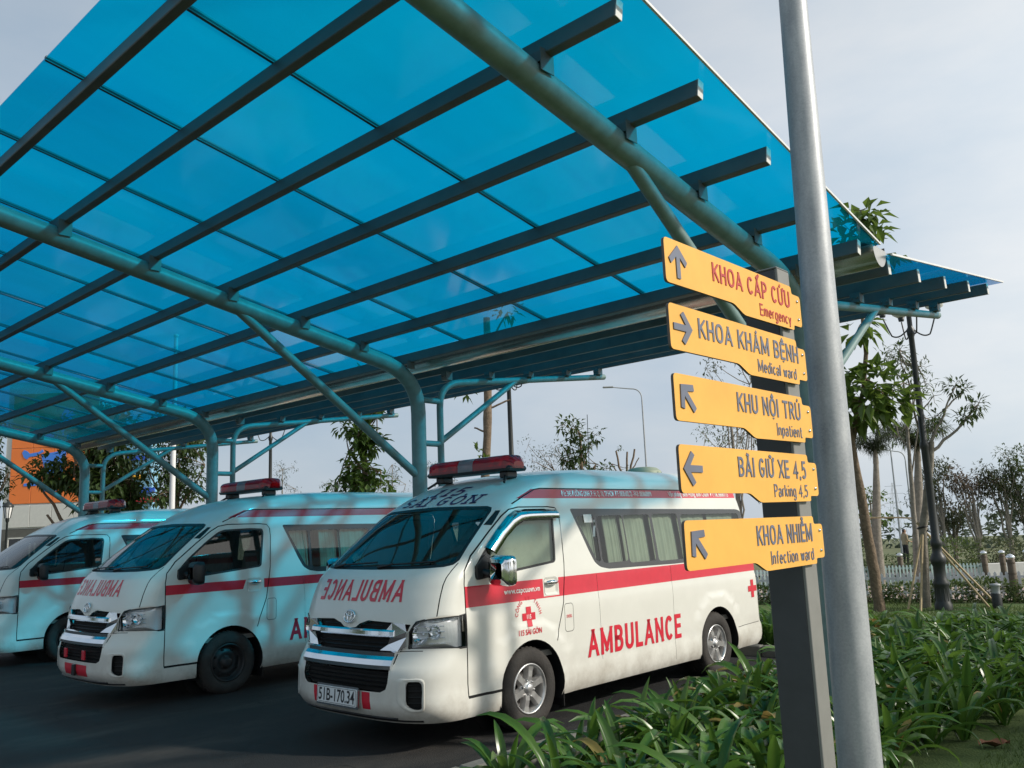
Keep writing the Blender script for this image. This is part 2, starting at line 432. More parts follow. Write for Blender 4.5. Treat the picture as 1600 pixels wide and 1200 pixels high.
# ------------------------------------------------------------------ mesh helpers
class MB:
    def __init__(self):
        self.v = []; self.f = []; self.mi = []; self.sm = []
    def add(self, vs, fs, mi=0, smooth=False):
        o = len(self.v)
        self.v.extend([tuple(p) for p in vs])
        for f in fs:
            self.f.append(tuple(i + o for i in f)); self.mi.append(mi); self.sm.append(smooth)
        return self
    def box(self, c, s, rot=None, mi=0, smooth=False):
        x, y, z = s[0] / 2, s[1] / 2, s[2] / 2
        vs = [Vector((i, j, k)) for k in (-z, z) for j in (-y, y) for i in (-x, x)]
        if rot is not None:
            vs = [rot @ p for p in vs]
        vs = [p + Vector(c) for p in vs]
        return self.add(vs, [(0, 2, 3, 1), (4, 5, 7, 6), (0, 1, 5, 4), (2, 6, 7, 3), (0, 4, 6, 2), (1, 3, 7, 5)], mi, smooth)
    def bbox(self, c, s, bev=0.01, rot=None, mi=0):
        """box with chamfered edges"""
        h = [d / 2 for d in s]
        b = min(bev, min(h) * 0.8)
        vs = []
        idx = {}
        for sx in (-1, 1):
            for sy in (-1, 1):
                for sz in (-1, 1):
                    for ax in range(3):
                        p = [sx * (h[0] - b), sy * (h[1] - b), sz * (h[2] - b)]
                        p[ax] = (sx, sy, sz)[ax] * h[ax]
                        idx[(sx, sy, sz, ax)] = len(vs)
                        vs.append(Vector(p))
        fs = []
        for ax in range(3):
            o = [a for a in range(3) if a != ax]
            for s_ in (-1, 1):
                q = []
                for a, c_ in ((-1, -1), (1, -1), (1, 1), (-1, 1)):
                    k = [0, 0, 0]; k[ax] = s_; k[o[0]] = a; k[o[1]] = c_
                    q.append(idx[(*k, ax)])
                fs.append(q)
        for ax in range(3):
            o = [a for a in range(3) if a != ax]
            for a in (-1, 1):
                for c_ in (-1, 1):
                    q = []
                    for s_, w_ in ((-1, o[0]), (1, o[0]), (1, o[1]), (-1, o[1])):
                        k = [0, 0, 0]; k[ax] = s_; k[o[0]] = a; k[o[1]] = c_
                        q.append(idx[(*k, w_)])
                    fs.append(q)
        for sx in (-1, 1):
            for sy in (-1, 1):
                for sz in (-1, 1):
                    fs.append([idx[(sx, sy, sz, a)] for a in range(3)])
        if rot is not None:
            vs = [rot @ p for p in vs]
        vs = [p + Vector(c) for p in vs]
        return self.add(vs, fs, mi)
    def tube(self, pts, rad, seg=10, mi=0, caps=True, smooth=True):
        pts = [Vector(p) for p in pts]
        n = len(pts)
        if not hasattr(rad, '__len__'):
            rad = [rad] * n
        vs = []
        prev = None
        for i, p in enumerate(pts):
            d = (pts[min(i + 1, n - 1)] - pts[max(i - 1, 0)]).normalized()
            if prev is None:
                a = Vector((0, 0, 1)) if abs(d.z) < 0.9 else Vector((1, 0, 0))
                u = d.cross(a).normalized()
            else:
                u = (prev - d * prev.dot(d)).normalized()
            prev = u
            w = d.cross(u)
            for k in range(seg):
                t = 2 * PI * k / seg
                vs.append(p + (u * math.cos(t) + w * math.sin(t)) * rad[i])
        fs = []
        for i in range(n - 1):
            for k in range(seg):
                k2 = (k + 1) % seg
                fs.append((i * seg + k, i * seg + k2, (i + 1) * seg + k2, (i + 1) * seg + k))
        self.add(vs, fs, mi, smooth)
        if caps:
            self.add(vs[:seg], [tuple(range(seg))[::-1]], mi)
            self.add(vs[-seg:], [tuple(range(seg))], mi)
        return self
    def lathe(self, prof, seg=16, mat4=None, mi=0, smooth=True):
        """prof: (r, z) pairs turned round Z, then moved by mat4"""
        vs = []
        for r, z in prof:
            for k in range(seg):
                t = 2 * PI * k / seg
                vs.append(Vector((r * math.cos(t), r * math.sin(t), z)))
        if mat4 is not None:
            vs = [mat4 @ p for p in vs]
        fs = []
        for i in range(len(prof) - 1):
            for k in range(seg):
                k2 = (k + 1) % seg
                fs.append((i * seg + k, i * seg + k2, (i + 1) * seg + k2, (i + 1) * seg + k))
        return self.add(vs, fs, mi, smooth)
    def prism(self, poly, h, mat4=None, mi=0, mi_side=None):
        """flat outline (x, y) from z=0 to z=h"""
        n = len(poly)
        vs = [Vector((x, y, 0)) for x, y in poly] + [Vector((x, y, h)) for x, y in poly]
        if mat4 is not None:
            vs = [mat4 @ p for p in vs]
        tri = tessellate_polygon([[Vector((x, y, 0)) for x, y in poly]])
        a = sum(poly[i][0] * poly[(i + 1) % n][1] - poly[(i + 1) % n][0] * poly[i][1] for i in range(n))
        def up(t):
            p = [poly[i] for i in t]
            s = (p[1][0] - p[0][0]) * (p[2][1] - p[0][1]) - (p[2][0] - p[0][0]) * (p[1][1] - p[0][1])
            return t if s > 0 else (t[0], t[2], t[1])
        tri = [up(t) for t in tri]
        self.add(vs, [(t[0] + n, t[1] + n, t[2] + n) for t in tri] + [(t[0], t[2], t[1]) for t in tri], mi)
        sd = []
        for i in range(n):
            j = (i + 1) % n
            sd.append((i, j, j + n, i + n) if a > 0 else (j, i, i + n, j + n))
        self.add(vs, sd, mi if mi_side is None else mi_side)
        return self
    def mesh(self, name, mats):
        me = bpy.data.meshes.new(name)
        me.from_pydata(self.v, [], self.f)
        if not isinstance(mats, (list, tuple)):
            mats = [mats]
        for q in mats:
            me.materials.append(MATS[q])
        me.polygons.foreach_set('material_index', self.mi)
        me.polygons.foreach_set('use_smooth', self.sm)
        me.update()
        return me

def link(name, me, parent=None, **kw):
    o = bpy.data.objects.new(name, me)
    COL.objects.link(o)
    if parent is not None:
        o.parent = parent
    for k, v_ in kw.items():
        o[k] = v_
    return o

def build(mb, name, mats, parent=None, **kw):
    return link(name, mb.mesh(name, mats), parent, **kw)

def thing(name, label, cat, loc=(0, 0, 0), rz=0.0, group=None):
    o = bpy.data.objects.new(name, None)
    COL.objects.link(o)
    o.empty_display_size = 0.2
    o.location = loc
    o.rotation_euler = (0, 0, rz)
    o['label'] = label
    o['category'] = cat
    if group:
        o['group'] = group
    return o

def tag(o, label, cat, group=None, kind=None):
    o['label'] = label
    o['category'] = cat
    if group:
        o['group'] = group
    if kind:
        o['kind'] = kind
    return o

def dup(root, loc, rz=None, label=None, scale=None):
    r = root.copy()
    COL.objects.link(r)
    r.location = loc
    if rz is not None:
        r.rotation_euler = (root.rotation_euler[0], root.rotation_euler[1], rz)
    if scale:
        r.scale = (scale, scale, scale)
    if label:
        r['label'] = label
    def rec(a, b):
        for ch in list(a.children):
            c = ch.copy()
            COL.objects.link(c)
            c.parent = b
            rec(ch, c)
    rec(root, r)
    return r

def rrect(x0, y0, x1, y1, r, n=4):
    pts = []
    for cx, cy, a0 in ((x1 - r, y0 + r, -90), (x1 - r, y1 - r, 0), (x0 + r, y1 - r, 90), (x0 + r, y0 + r, 180)):
        for k in range(n + 1):
            a = R(a0 + 90 * k / n)
            pts.append((cx + r * math.cos(a), cy + r * math.sin(a)))
    return pts

_tx = {}
def text_geo(body, size=1.0, offset=0.0, extrude=0.0, sx=1.0, res=3, space=1.0):
    """outline letters as (verts, faces, width, height), baseline at 0"""
    key = (body, size, offset, extrude, sx, res, space)
    if key in _tx:
        return _tx[key]
    c = bpy.data.curves.new('lettering', 'FONT')
    c.body = body
    c.size = size
    c.offset = offset
    c.extrude = extrude
    c.resolution_u = res
    c.space_character = space
    o = bpy.data.objects.new('lettering', c)
    COL.objects.link(o)
    dg = bpy.context.evaluated_depsgraph_get()
    me = bpy.data.meshes.new_from_object(o.evaluated_get(dg))
    vs = [(p.co.x * sx, p.co.y, p.co.z) for p in me.vertices]
    fs = [tuple(p.vertices) for p in me.polygons]
    bpy.data.objects.remove(o)
    bpy.data.curves.remove(c)
    bpy.data.meshes.remove(me)
    x0 = min(p[0] for p in vs); x1 = max(p[0] for p in vs)
    vs = [(p[0] - x0, p[1], p[2]) for p in vs]
    _tx[key] = (vs, fs, x1 - x0, max(p[1] for p in vs))
    return _tx[key]

def gz(x, y):
    """height of the land: level round the car park, falling away gently beyond"""
    d = math.hypot(x, y)
    return -0.022 * max(0.0, d - 19.0)

# ------------------------------------------------------------------ stroke lettering (rounded sign letters, bold film letters)
def _arc(cx, cy, rx, ry, a0, a1, n=10):
    return [(cx + rx * math.cos(R(a0 + (a1 - a0) * k / n)), cy + ry * math.sin(R(a0 + (a1 - a0) * k / n))) for k in range(n + 1)]
def _O(cx, cy, rx, ry, p=2.4, n=24):
    out = []
    for k in range(n + 1):
        a = 2 * PI * k / n
        c, s = math.cos(a), math.sin(a)
        out.append((cx + rx * math.copysign(abs(c) ** (2 / p), c), cy + ry * math.copysign(abs(s) ** (2 / p), s)))
    return out
GLY = {
 'A': (.62, [[(0, 0), (.31, 1)], [(.31, 1), (.62, 0)], [(.11, .30), (.51, .30)]]),
 'B': (.50, [[(0, 0), (0, 1)], [(0, 1), (.24, 1)] + _arc(.24, .76, .23, .24, 90, -90) + [(0, .52)], [(0, .52), (.26, .52)] + _arc(.26, .26, .24, .26, 90, -90) + [(0, 0)]]),
 'C': (.54, [_arc(.28, .5, .28, .5, 42, 318, 18)]),
 'E': (.42, [[(.42, 0), (0, 0), (0, 1), (.42, 1)], [(0, .52), (.38, .52)]]),
 'G': (.56, [_arc(.28, .5, .28, .5, 42, 320, 18) + [(.53, .45), (.32, .45)]]),
 'H': (.52, [[(0, 0), (0, 1)], [(.52, 0), (.52, 1)], [(0, .5), (.52, .5)]]),
 'I': (.0, [[(0, 0), (0, 1)]]),
 'K': (.52, [[(0, 0), (0, 1)], [(.50, 1), (.02, .46)], [(.15, .60), (.52, 0)]]),
 'L': (.40, [[(0, 1), (0, 0), (.40, 0)]]),
 'M': (.74, [[(0, 0), (0, 1)], [(0, 1), (.37, .16)], [(.37, .16), (.74, 1)], [(.74, 1), (.74, 0)]]),
 'N': (.54, [[(0, 0), (0, 1)], [(0, 1), (.54, 0)], [(.54, 0), (.54, 1)]]),
 'O': (.60, [_O(.30, .5, .30, .5)]),
 'P': (.48, [[(0, 0), (0, 1)], [(0, 1), (.24, 1)] + _arc(.24, .73, .24, .27, 90, -90) + [(0, .46)]]),
 'R': (.50, [[(0, 0), (0, 1)], [(0, 1), (.24, 1)] + _arc(.24, .75, .23, .25, 90, -90) + [(0, .5)], [(.22, .5), (.50, 0)]]),
 'S': (.48, [_arc(.25, .745, .23, .255, 40, 270, 12) + _arc(.25, .245, .24, .245, 90, -140, 12)]),
 'T': (.52, [[(0, 1), (.52, 1)], [(.26, 1), (.26, 0)]]),
 'U': (.52, [[(0, 1), (0, .26)] + _arc(.26, .26, .26, .26, 180, 360, 12) + [(.52, 1)]]),
 'X': (.54, [[(0, 0), (.54, 1)], [(0, 1), (.54, 0)]]),
 '1': (.22, [[(0, .80), (.20, 1), (.20, 0)]]),
 '4': (.54, [[(.40, 0), (.40, 1), (0, .30), (.54, .30)]]),
 '5': (.46, [[(.42, 1), (.08, 1), (.05, .56)] + _arc(.20, .31, .25, .31, 110, -140, 12)]),
 ',': (.06, [[(.06, .06), (.0, -.16)]]),
 'a': (.38, [_arc(.19, .45, .19, .21, 155, 0, 9) + [(.38, 0)], _O(.19, .18, .19, .18)]),
 'c': (.36, [_arc(.20, .33, .20, .33, 50, 310, 12)]),
 'd': (.40, [[(.40, 1), (.40, 0)], _O(.20, .33, .20, .33)]),
 'e': (.40, [[(.0, .36), (.40, .36)] + _arc(.20, .33, .20, .33, 5, 310, 14)]),
 'f': (.26, [_arc(.26, .82, .14, .18, 80, 180, 6) + [(.12, 0)], [(0, .62), (.26, .62)]]),
 'g': (.40, [[(.40, .66), (.40, -.10)] + _arc(.20, -.10, .20, .20, 0, -150, 8), _O(.20, .33, .20, .33)]),
 'i': (.0, [[(0, 0), (0, .66)], [(0, .86), (0, .95)]]),
 'k': (.36, [[(0, 0), (0, 1)], [(.34, .66), (.02, .28)], [(.12, .40), (.36, 0)]]),
 'l': (.0, [[(0, 0), (0, 1)]]),
 'm': (.62, [[(0, 0), (0, .66)], [(0, .44)] + _arc(.155, .44, .155, .22, 180, 0, 8) + [(.31, 0)], [(.31, .44)] + _arc(.465, .44, .155, .22, 180, 0, 8) + [(.62, 0)]]),
 'n': (.36, [[(0, 0), (0, .66)], [(0, .44)] + _arc(.18, .44, .18, .22, 180, 0, 8) + [(.36, 0)]]),
 'o': (.42, [_O(.21, .33, .21, .33)]),
 'p': (.40, [[(0, .66), (0, -.28)], _O(.20, .33, .20, .33)]),
 'r': (.22, [[(0, 0), (0, .66)], [(0, .42)] + _arc(.20, .44, .20, .22, 180, 80, 6)]),
 't': (.26, [[(.10, .92), (.10, .16)] + _arc(.24, .16, .14, .16, 180, 290, 6), [(0, .62), (.26, .62)]]),
 'w': (.58, [[(0, .66), (.145, 0)], [(.145, 0), (.29, .60)], [(.29, .60), (.435, 0)], [(.435, 0), (.58, .66)]]),
 'y': (.38, [[(0, .66), (.19, .02)], [(.38, .66), (.12, -.26)]]),
 ' ': (.12, []),
}
MARK = {'acute': [[(-.03, 1.16), (.09, 1.32)]], 'grave': [[(-.09, 1.32), (.03, 1.16)]], 'hat': [[(-.13, 1.12), (0, 1.27), (.13, 1.12)]], 'hatacute': [[(-.13, 1.12), (0, 1.25), (.13, 1.12)], [(.14, 1.26), (.24, 1.42)]],
        'hook': [_arc(0, 1.29, .06, .07, 170, -70, 8) + [(0, 1.15)]], 'tilde': [[(-.14, 1.16), (-.07, 1.24), (.05, 1.17), (.13, 1.25)]], 'hattilde': [[(-.13, 1.10), (0, 1.22), (.13, 1.10)], [(-.13, 1.34), (-.06, 1.41), (.05, 1.35), (.13, 1.42)]],
        'dot': [[(0, -.24), (0, -.15)]], 'hatdot': [[(-.13, 1.12), (0, 1.27), (.13, 1.12)], [(0, -.24), (0, -.15)]], 'horn': [], 'hornacute': [[(-.06, 1.16), (.06, 1.32)]], 'horntilde': [[(-.14, 1.16), (-.07, 1.24), (.05, 1.17), (.13, 1.25)]]}
COMP = {'Ấ': ('A', 'hatacute'), 'Ứ': ('U', 'hornacute'), 'Á': ('A', 'acute'), 'Ệ': ('E', 'hatdot'), 'Ộ': ('O', 'hatdot'), 'Ú': ('U', 'acute'), 'Ã': ('A', 'tilde'), 'Ữ': ('U', 'horntilde'), 'Ễ': ('E', 'hattilde'), 'À': ('A', 'grave'), 'Ò': ('O', 'grave')}
def stroke_geo(text, h, wt, sx=1.0, gap=.16, depth=0.0, serif=0.0, hsp=1.0):
    """letters drawn as broad strokes; returns verts, faces, width, height (flat, or raised when depth > 0)"""
    t = wt
    vs, fs = [], []
    x0 = 0.0
    lay = [0]
    def ribbon_add(pl, clampy, ox):
        closed = len(pl) > 3 and math.hypot(pl[0][0] - pl[-1][0], pl[0][1] - pl[-1][1]) < 1e-6
        P = [Vector((p[0] * sx + ox, p[1])) for p in pl]
        Q = [Vector((p.x, t / 2 + p.y * (1 - t))) for p in P]
        if closed:
            Q = Q[:-1]
        n_ = len(Q)
        if not closed:
            for e, f_ in ((0, 1), (n_ - 1, n_ - 2)):
                d = (Q[e] - Q[f_])
                if abs(d.x) > .02 and abs(d.y) > .10 and n_ == 2 and clampy:
                    Q[e] = Q[e] + d.normalized() * t * .7
                elif d.length > 1e-6 and n_ >= 2 and (abs(d.x) < .02 or abs(d.y) < .02) and clampy:
                    Q[e] = Q[e] + d.normalized() * t * .5
        L, Rr = [], []
        for i in range(n_):
            a = Q[(i - 1) % n_] if (closed or i > 0) else Q[i]
            b_ = Q[(i + 1) % n_] if (closed or i < n_ - 1) else Q[i]
            d0 = (Q[i] - a); d1 = (b_ - Q[i])
            if d0.length < 1e-9: d0 = d1
            if d1.length < 1e-9: d1 = d0
            n0 = Vector((-d0.y, d0.x)).normalized(); n1 = Vector((-d1.y, d1.x)).normalized()
            b2 = n0 + n1
            if b2.length < 1e-6: b2 = n0
            b2.normalize()
            k = t / 2 / max(.5, b2.dot(n0))
            for S_, sg in ((L, 1), (Rr, -1)):
                q = Q[i] + b2 * k * sg
                y = max(0.0, min(1.0, q.y)) if clampy else q.y
                S_.append((q.x, y))
        o = len(vs)
        lay[0] += 1
        z = depth + lay[0] % 7 * .00006
        m_ = n_ if closed else n_ - 1
        for i in range(n_):
            vs.append((L[i][0] * h, L[i][1] * h, z)); vs.append((Rr[i][0] * h, Rr[i][1] * h, z))
        for i in range(m_):
            j = (i + 1) % n_
            fs.append((o + 2 * i, o + 2 * i + 1, o + 2 * j + 1, o + 2 * j))
        if depth > 0:
            o2 = len(vs)
            for i in range(n_):
                vs.append((L[i][0] * h, L[i][1] * h, 0)); vs.append((Rr[i][0] * h, Rr[i][1] * h, 0))
            for i in range(m_):
                j = (i + 1) % n_
                fs.append((o + 2 * i, o + 2 * j, o2 + 2 * j, o2 + 2 * i))
                fs.append((o + 2 * j + 1, o + 2 * i + 1, o2 + 2 * i + 1, o2 + 2 * j + 1))
            if not closed:
                fs.append((o, o2, o2 + 1, o + 1))
                e = 2 * (n_ - 1)
                fs.append((o + e + 1, o2 + e + 1, o2 + e, o + e))
    for ch in text:
        base, mk = COMP.get(ch, (ch, None))
        w, strokes = GLY[base]
        ox = x0 + t / 2
        up = base.isupper() or base.isdigit()
        for pl in strokes:
            ribbon_add(pl, up, ox)
            if serif and up:
                for e, f_ in ((0, 1), (-1, -2)):
                    if pl[e][1] in (0, 1) and abs(pl[e][1] - pl[f_][1]) > .3 and base not in 'O':
                        s = serif
                        ribbon_add([(pl[e][0] - s / sx, pl[e][1]), (pl[e][0] + s / sx, pl[e][1])], True, ox)
        if mk:
            cx = ox + w * sx / 2
            for pl in MARK[mk]:
                ribbon_add([((p[0]) , p[1]) for p in pl], False, cx)
            if mk.startswith('horn'):
                ribbon_add([(w * 1.0, .93), (w + .12, .98), (w + .16, 1.16)], False, ox)
                x0 += .06
        x0 += w * sx + t + gap
    return vs, fs, (x0 - gap) * h, h
def fit(g, width):
    k = width / g[2]
    return [(p[0] * k, p[1], p[2]) for p in g[0]], g[1], width, g[3]

# ------------------------------------------------------------------ the ground and its surfaces
def sheet(name, pts, z, m_, kind='structure', **kw):
    mb = MB()
    mb.add([(x, y, z) for x, y in pts], [tuple(range(len(pts)))])
    return build(mb, name, m_, kind=kind, **kw)

mb = MB()
rings = [0, 3, 6, 9, 12, 15, 17, 19, 21, 23, 26, 30, 36, 44, 56, 75, 110, 170, 280, 480, 800]
NS = 72
vs = [(0, 0, 0)]
for r in rings[1:]:
    for k in range(NS):
        a = 2 * PI * k / NS
        vs.append((r * math.cos(a), r * math.sin(a), gz(r, 0)))
fs = [(0, 1 + k, 1 + (k + 1) % NS) for k in range(NS)]
for i in range(len(rings) - 2):
    for k in range(NS):
        a = 1 + i * NS + k; b_ = 1 + i * NS + (k + 1) % NS
        fs.append((a, a + NS, b_ + NS, b_))
mb.add(vs, fs, 0, True)
build(mb, 'ground', 'field', kind='structure')

def slab_grid(name, x0, x1, y0, y1, z, m_, n=30):
    """a surface that follows the land"""
    mb = MB()
    vs = []
    for j in range(n + 1):
        for i in range(n + 1):
            x = x0 + (x1 - x0) * i / n; y = y0 + (y1 - y0) * j / n
            vs.append((x, y, gz(x, y) + z))
    fs = [(j * (n + 1) + i, j * (n + 1) + i + 1, (j + 1) * (n + 1) + i + 1, (j + 1) * (n + 1) + i) for j in range(n) for i in range(n)]
    mb.add(vs, fs)
    return build(mb, name, m_, kind='structure')

slab_grid('asphalt', -34, -4.6, -14, 10.5, 0.012, 'asphalt', 20)
slab_grid('lawn', -40, 16, 12.9, 18.4, 0.016, 'lawn', 24)
slab_grid('lawn', -4.5, 14, -10, 12.9, 0.020, 'lawn', 20)
slab_grid('path', -40, 16, 19.0, 23.6, 0.030, 'path', 30)
slab_grid('road', -60, 30, 30.0, 36.0, 0.05, 'road', 30)
def bank(name, x0, x1, y0, y1, h=0.06, n=26):
    mb = MB()
    vs = []
    for j in range(n + 1):
        for i in range(n + 1):
            x = x0 + (x1 - x0) * i / n; y = y0 + (y1 - y0) * j / n
            e = min(i, n - i, j, n - j) / 3.0
            vs.append((x, y, 0.022 + h * min(1, e) * (0.6 + 0.6 * noise.noise((x * 2, y * 2, 0)))))
    fs = [(j * (n + 1) + i, j * (n + 1) + i + 1, (j + 1) * (n + 1) + i + 1, (j + 1) * (n + 1) + i) for j in range(n) for i in range(n)]
    mb.add(vs, fs, 0, True)
    return build(mb, name, 'soil', kind='structure')
bank('soil', -4.46, -2.62, 3.4, 8.0)
bank('soil', -4.46, -2.45, 8.02, 13.8)
bank('soil', -26.0, -4.62, 10.66, 12.85)

def kerb(x0, y0, x1, y1):
    d = Vector((x1 - x0, y1 - y0, 0)); n = int(d.length / 1.0)
    mb = MB()
    for i in range(n):
        a = Vector((x0, y0, 0)) + d * ((i + 0.008) / n); b_ = Vector((x0, y0, 0)) + d * ((i + 0.992) / n)
        c = (a + b_) / 2
        mb.bbox((c.x, c.y, 0.06), ((b_ - a).length, 0.13, 0.16), 0.015, Matrix.Rotation(math.atan2(d.y, d.x), 3, 'Z'))
    return build(mb, 'kerb', 'concrete', kind='structure')
kerb(-4.54, -6, -4.54, 10.5)
kerb(-30, 10.58, -4.48, 10.58)

# ------------------------------------------------------------------ the canopy: steel frame and blue sheets
CANX0, CANX1 = -2.28, -17.70
canopy = thing('canopy', 'steel carport canopy roofed with translucent blue sheets over the parked ambulances', 'canopy', (-12.3, 6.6, 0))
CP = Vector((-12.3, 6.6, 0))
def cpart(mb, name, m_, parent=None, **kw):
    mb.v = [(p[0] - CP.x, p[1] - CP.y, p[2]) for p in mb.v]
    return build(mb, name, m_, parent or canopy, **kw)

COLX = [-2.85, -7.53, -12.30, -17.15]
def arm_z(y): return 3.655 + 0.19 * (6.1 - y)
def bend(p0, p1, p2, n=7):
    out = []
    for i in range(n + 1):
        t = i / n
        out.append(Vector(p0) * (1 - t) ** 2 + Vector(p1) * 2 * t * (1 - t) + Vector(p2) * t * t)
    return out
PUR = [(1.99, 4.56), (2.64, 4.43), (3.42, 4.275), (4.20, 4.12), (5.02, 3.965), (5.78, 3.805), (6.44, 3.665)]
PURB = [(7.06, 3.63), (7.80, 3.706), (8.56, 3.79), (9.36, 3.90), (10.10, 4.007)]
SLF, SLB = math.atan(0.2), math.atan(0.125)
for X in COLX:
    mb = MB()
    mb.tube([(X, 6.6, 0), (X, 6.6, 1.5), (X, 6.6, 3.0)] + bend((X, 6.6, 3.1), (X, 6.6, 3.56), (X, 6.05, arm_z(6.05)), 9) + [(X, 4.0, arm_z(4.0)), (X, 1.72, arm_z(1.72))],
            0.086, 20)
    mb.box((X, 6.6, 0.02), (0.34, 0.34, 0.02))
    for dx in (-0.12, 0.12):
        for dy in (-0.12, 0.12):
            mb.tube([(X + dx, 6.6 + dy, 0.03), (X + dx, 6.6 + dy, 0.07)], 0.014, 6)
    main = cpart(mb, 'column', 'canopy_paint')
    mb = MB()
    bz = lambda y: 3.60 + 0.128 * (y - 7.8)
    mb.tube([(X, 6.94, 0), (X, 6.94, 3.1)] + bend((X, 6.94, 3.2), (X, 6.94, bz(6.94)), (X, 7.28, bz(7.28)), 6) + [(X, 10.26, bz(10.26))], 0.041, 12)
    cpart(mb, 'rear_column', 'canopy_paint')
    for z in (3.27, 2.76, 2.1, 1.4, 0.7):
        mb = MB()
        mb.tube([(X, 6.66, z), (X, 6.92, z)], 0.036, 10)
        cpart(mb, 'rung', 'canopy_paint')
    mb = MB()
    mb.tube([(X, 6.54, 2.40), (X, 4.25, arm_z(4.25) - 0.02)], 0.048, 12)
    cpart(mb, 'brace', 'canopy_paint')
    mb = MB()
    mb.tube([(X, 6.96, 2.80), (X, 8.32, bz(8.32))], 0.036, 10)
    cpart(mb, 'brace', 'canopy_paint')
    for (y, z) in PUR:
        mb = MB()
        zt = z + 0.012; zb = arm_z(y) + 0.06
        mb.box((X + 0.10, y - 0.025, (zt + zb) / 2 - 0.02), (0.006, 0.11, zt - zb + 0.07))
        mb.box((X + 0.06, y - 0.025, (zt + zb) / 2), (0.08, 0.10, zt - zb))
        cpart(mb, 'cleat', 'purlin_steel')
    for (y, z) in PURB:
        mb = MB()
        zt = z + 0.01; zb = bz(y) + 0.03
        mb.box((X + 0.03, y - 0.02, (zt + zb) / 2), (0.09, 0.10, max(0.03, zt - zb)))
        for dx in (0.0, 0.05):
            mb.tube([(X + dx, y - 0.085, (zt + zb) / 2), (X + dx, y - 0.06, (zt + zb) / 2)], 0.011, 6)
        cpart(mb, 'cleat', 'purlin_steel')
for lst, sgn, th in ((PUR, -1, SLF), (PURB, 1, SLB)):
    for (y, z) in lst:
        mb = MB()
        L = CANX0 - CANX1
        rot = Matrix.Rotation(sgn * th, 3, 'X')
        mb.bbox(((CANX0 + CANX1) / 2, y, z + 0.060), (L, 0.058, 0.118), 0.005, rot)
        pu = cpart(mb, 'purlin', 'purlin_steel')
        mb = MB()
        mb.bbox((CANX0 + .003, y, z + .060), (.005, .056, .116), .001, rot)
        cpart(mb, 'sunlit_end', 'wall_white', pu)  # white plate added so the purlin end looks sunlit
# half-round stainless gutter in the valley
mb = MB()
gp = [(6.55, 3.81), (6.585, 3.79)] + [(6.72 + 0.135 * math.cos(a), 3.765 + 0.15 * math.sin(a)) for a in [R(180 + 180 * k / 10) for k in range(11)]] + [(6.855, 3.79), (6.89, 3.80)]
gx = [CANX0 + 0.05, CANX1]
n = len(gp)
inner = [(y, z + 0.006) for y, z in gp]
for prof, flip in ((gp, False), (inner, True)):
    vs = [(x, y, z) for x in gx for y, z in prof]
    fs = [(i, i + 1, n + i + 1, n + i) for i in range(n - 1)]
    mb.add(vs, [f[::-1] for f in fs] if flip else fs, 0, True)
cap = [(y - 6.72, z - 3.765) for y, z in gp[2:-2]]
M4 = Matrix(((0, 0, 1, CANX0 + 0.05), (1, 0, 0, 6.72), (0, 1, 0, 3.765), (0, 0, 0, 1)))
mb.prism(cap, 0.006, M4)
gut = cpart(mb, 'gutter', 'gutter_steel')
# sheets, 1.19 m wide, and the bars that join them
seams = [-2.19] + [-3.06 - 1.193 * k for k in range(20)]
seams = [s for s in seams if s > CANX1 - 0.1] + [CANX1 - 0.12]
def zf(y): return 4.275 + 0.2 * (3.42 - y) + 0.128
def zbk(y): return 3.63 + 0.124 * (y - 7.06) + 0.128
for (ya, yb, fz, curve) in ((1.74, 6.62, zf, 0), (6.86, 10.38, zbk, 0)):
    for k in range(len(seams) - 1):
        xa, xb = seams[k] - (0.002 if k else 0), seams[k + 1] + 0.002
        mb = MB()
        N = 6
        ja = random.Random(k * 7 + int(ya * 3)).uniform(-0.015, 0.015)
        vs = []
        for i in range(N + 1):
            y = ya + ja + (yb - ya) * i / N
            for x, dz in ((xa, 0), (xb, 0), (xa, 0.006), (xb, 0.006)):
                vs.append((x, y, fz(y) + dz + 0.004 * math.sin(k * 2.1 + i)))
        fs = []
        for i in range(N):
            a = i * 4; b_ = a + 4
            fs += [(a, b_, b_ + 1, a + 1), (a + 2, a + 3, b_ + 3, b_ + 2), (a, a + 2, b_ + 2, b_), (a + 1, b_ + 1, b_ + 3, a + 3)]
        fs += [(0, 1, 3, 2), (N * 4, N * 4 + 2, N * 4 + 3, N * 4 + 1)]
        mb.add(vs, fs)
        for i_, f_ in enumerate(mb.f):      # the colour is counted once: the upper skin is clear
            zz = [mb.v[q][2] for q in f_]
            if i_ < N * 4 and i_ % 4 == 1:
                mb.mi[i_] = 1
        cpart(mb, 'roof_sheet', ['roof_sheet', 'roof_sheet_top'])
        mb = MB()
        c = Vector((seams[k + 1], (ya + yb) / 2, fz((ya + yb) / 2) - 0.004))
        L = (yb - ya) / math.cos(SLF if fz is zf else SLB) - 0.02
        rot = Matrix.Rotation(-SLF if fz is zf else SLB, 3, 'X')
        mb.box(c, (0.022, L, 0.006), rot)
        mb.box(c + Vector((0, 0, 0.022)), (0.03, L, 0.012), rot)
        cpart(mb, 'joint_bar', 'joint_bar')
    mb = MB()
    y0 = (ya + yb) / 2
    rot = Matrix.Rotation(-SLF if fz is zf else SLB, 3, 'X')
    L = (yb - ya) / math.cos(SLF if fz is zf else SLB)
    mb.box((seams[0] + 0.008, y0, fz(y0) + 0.003), (0.014, L, 0.016), rot)
    cpart(mb, 'edge_trim', 'white_pole')

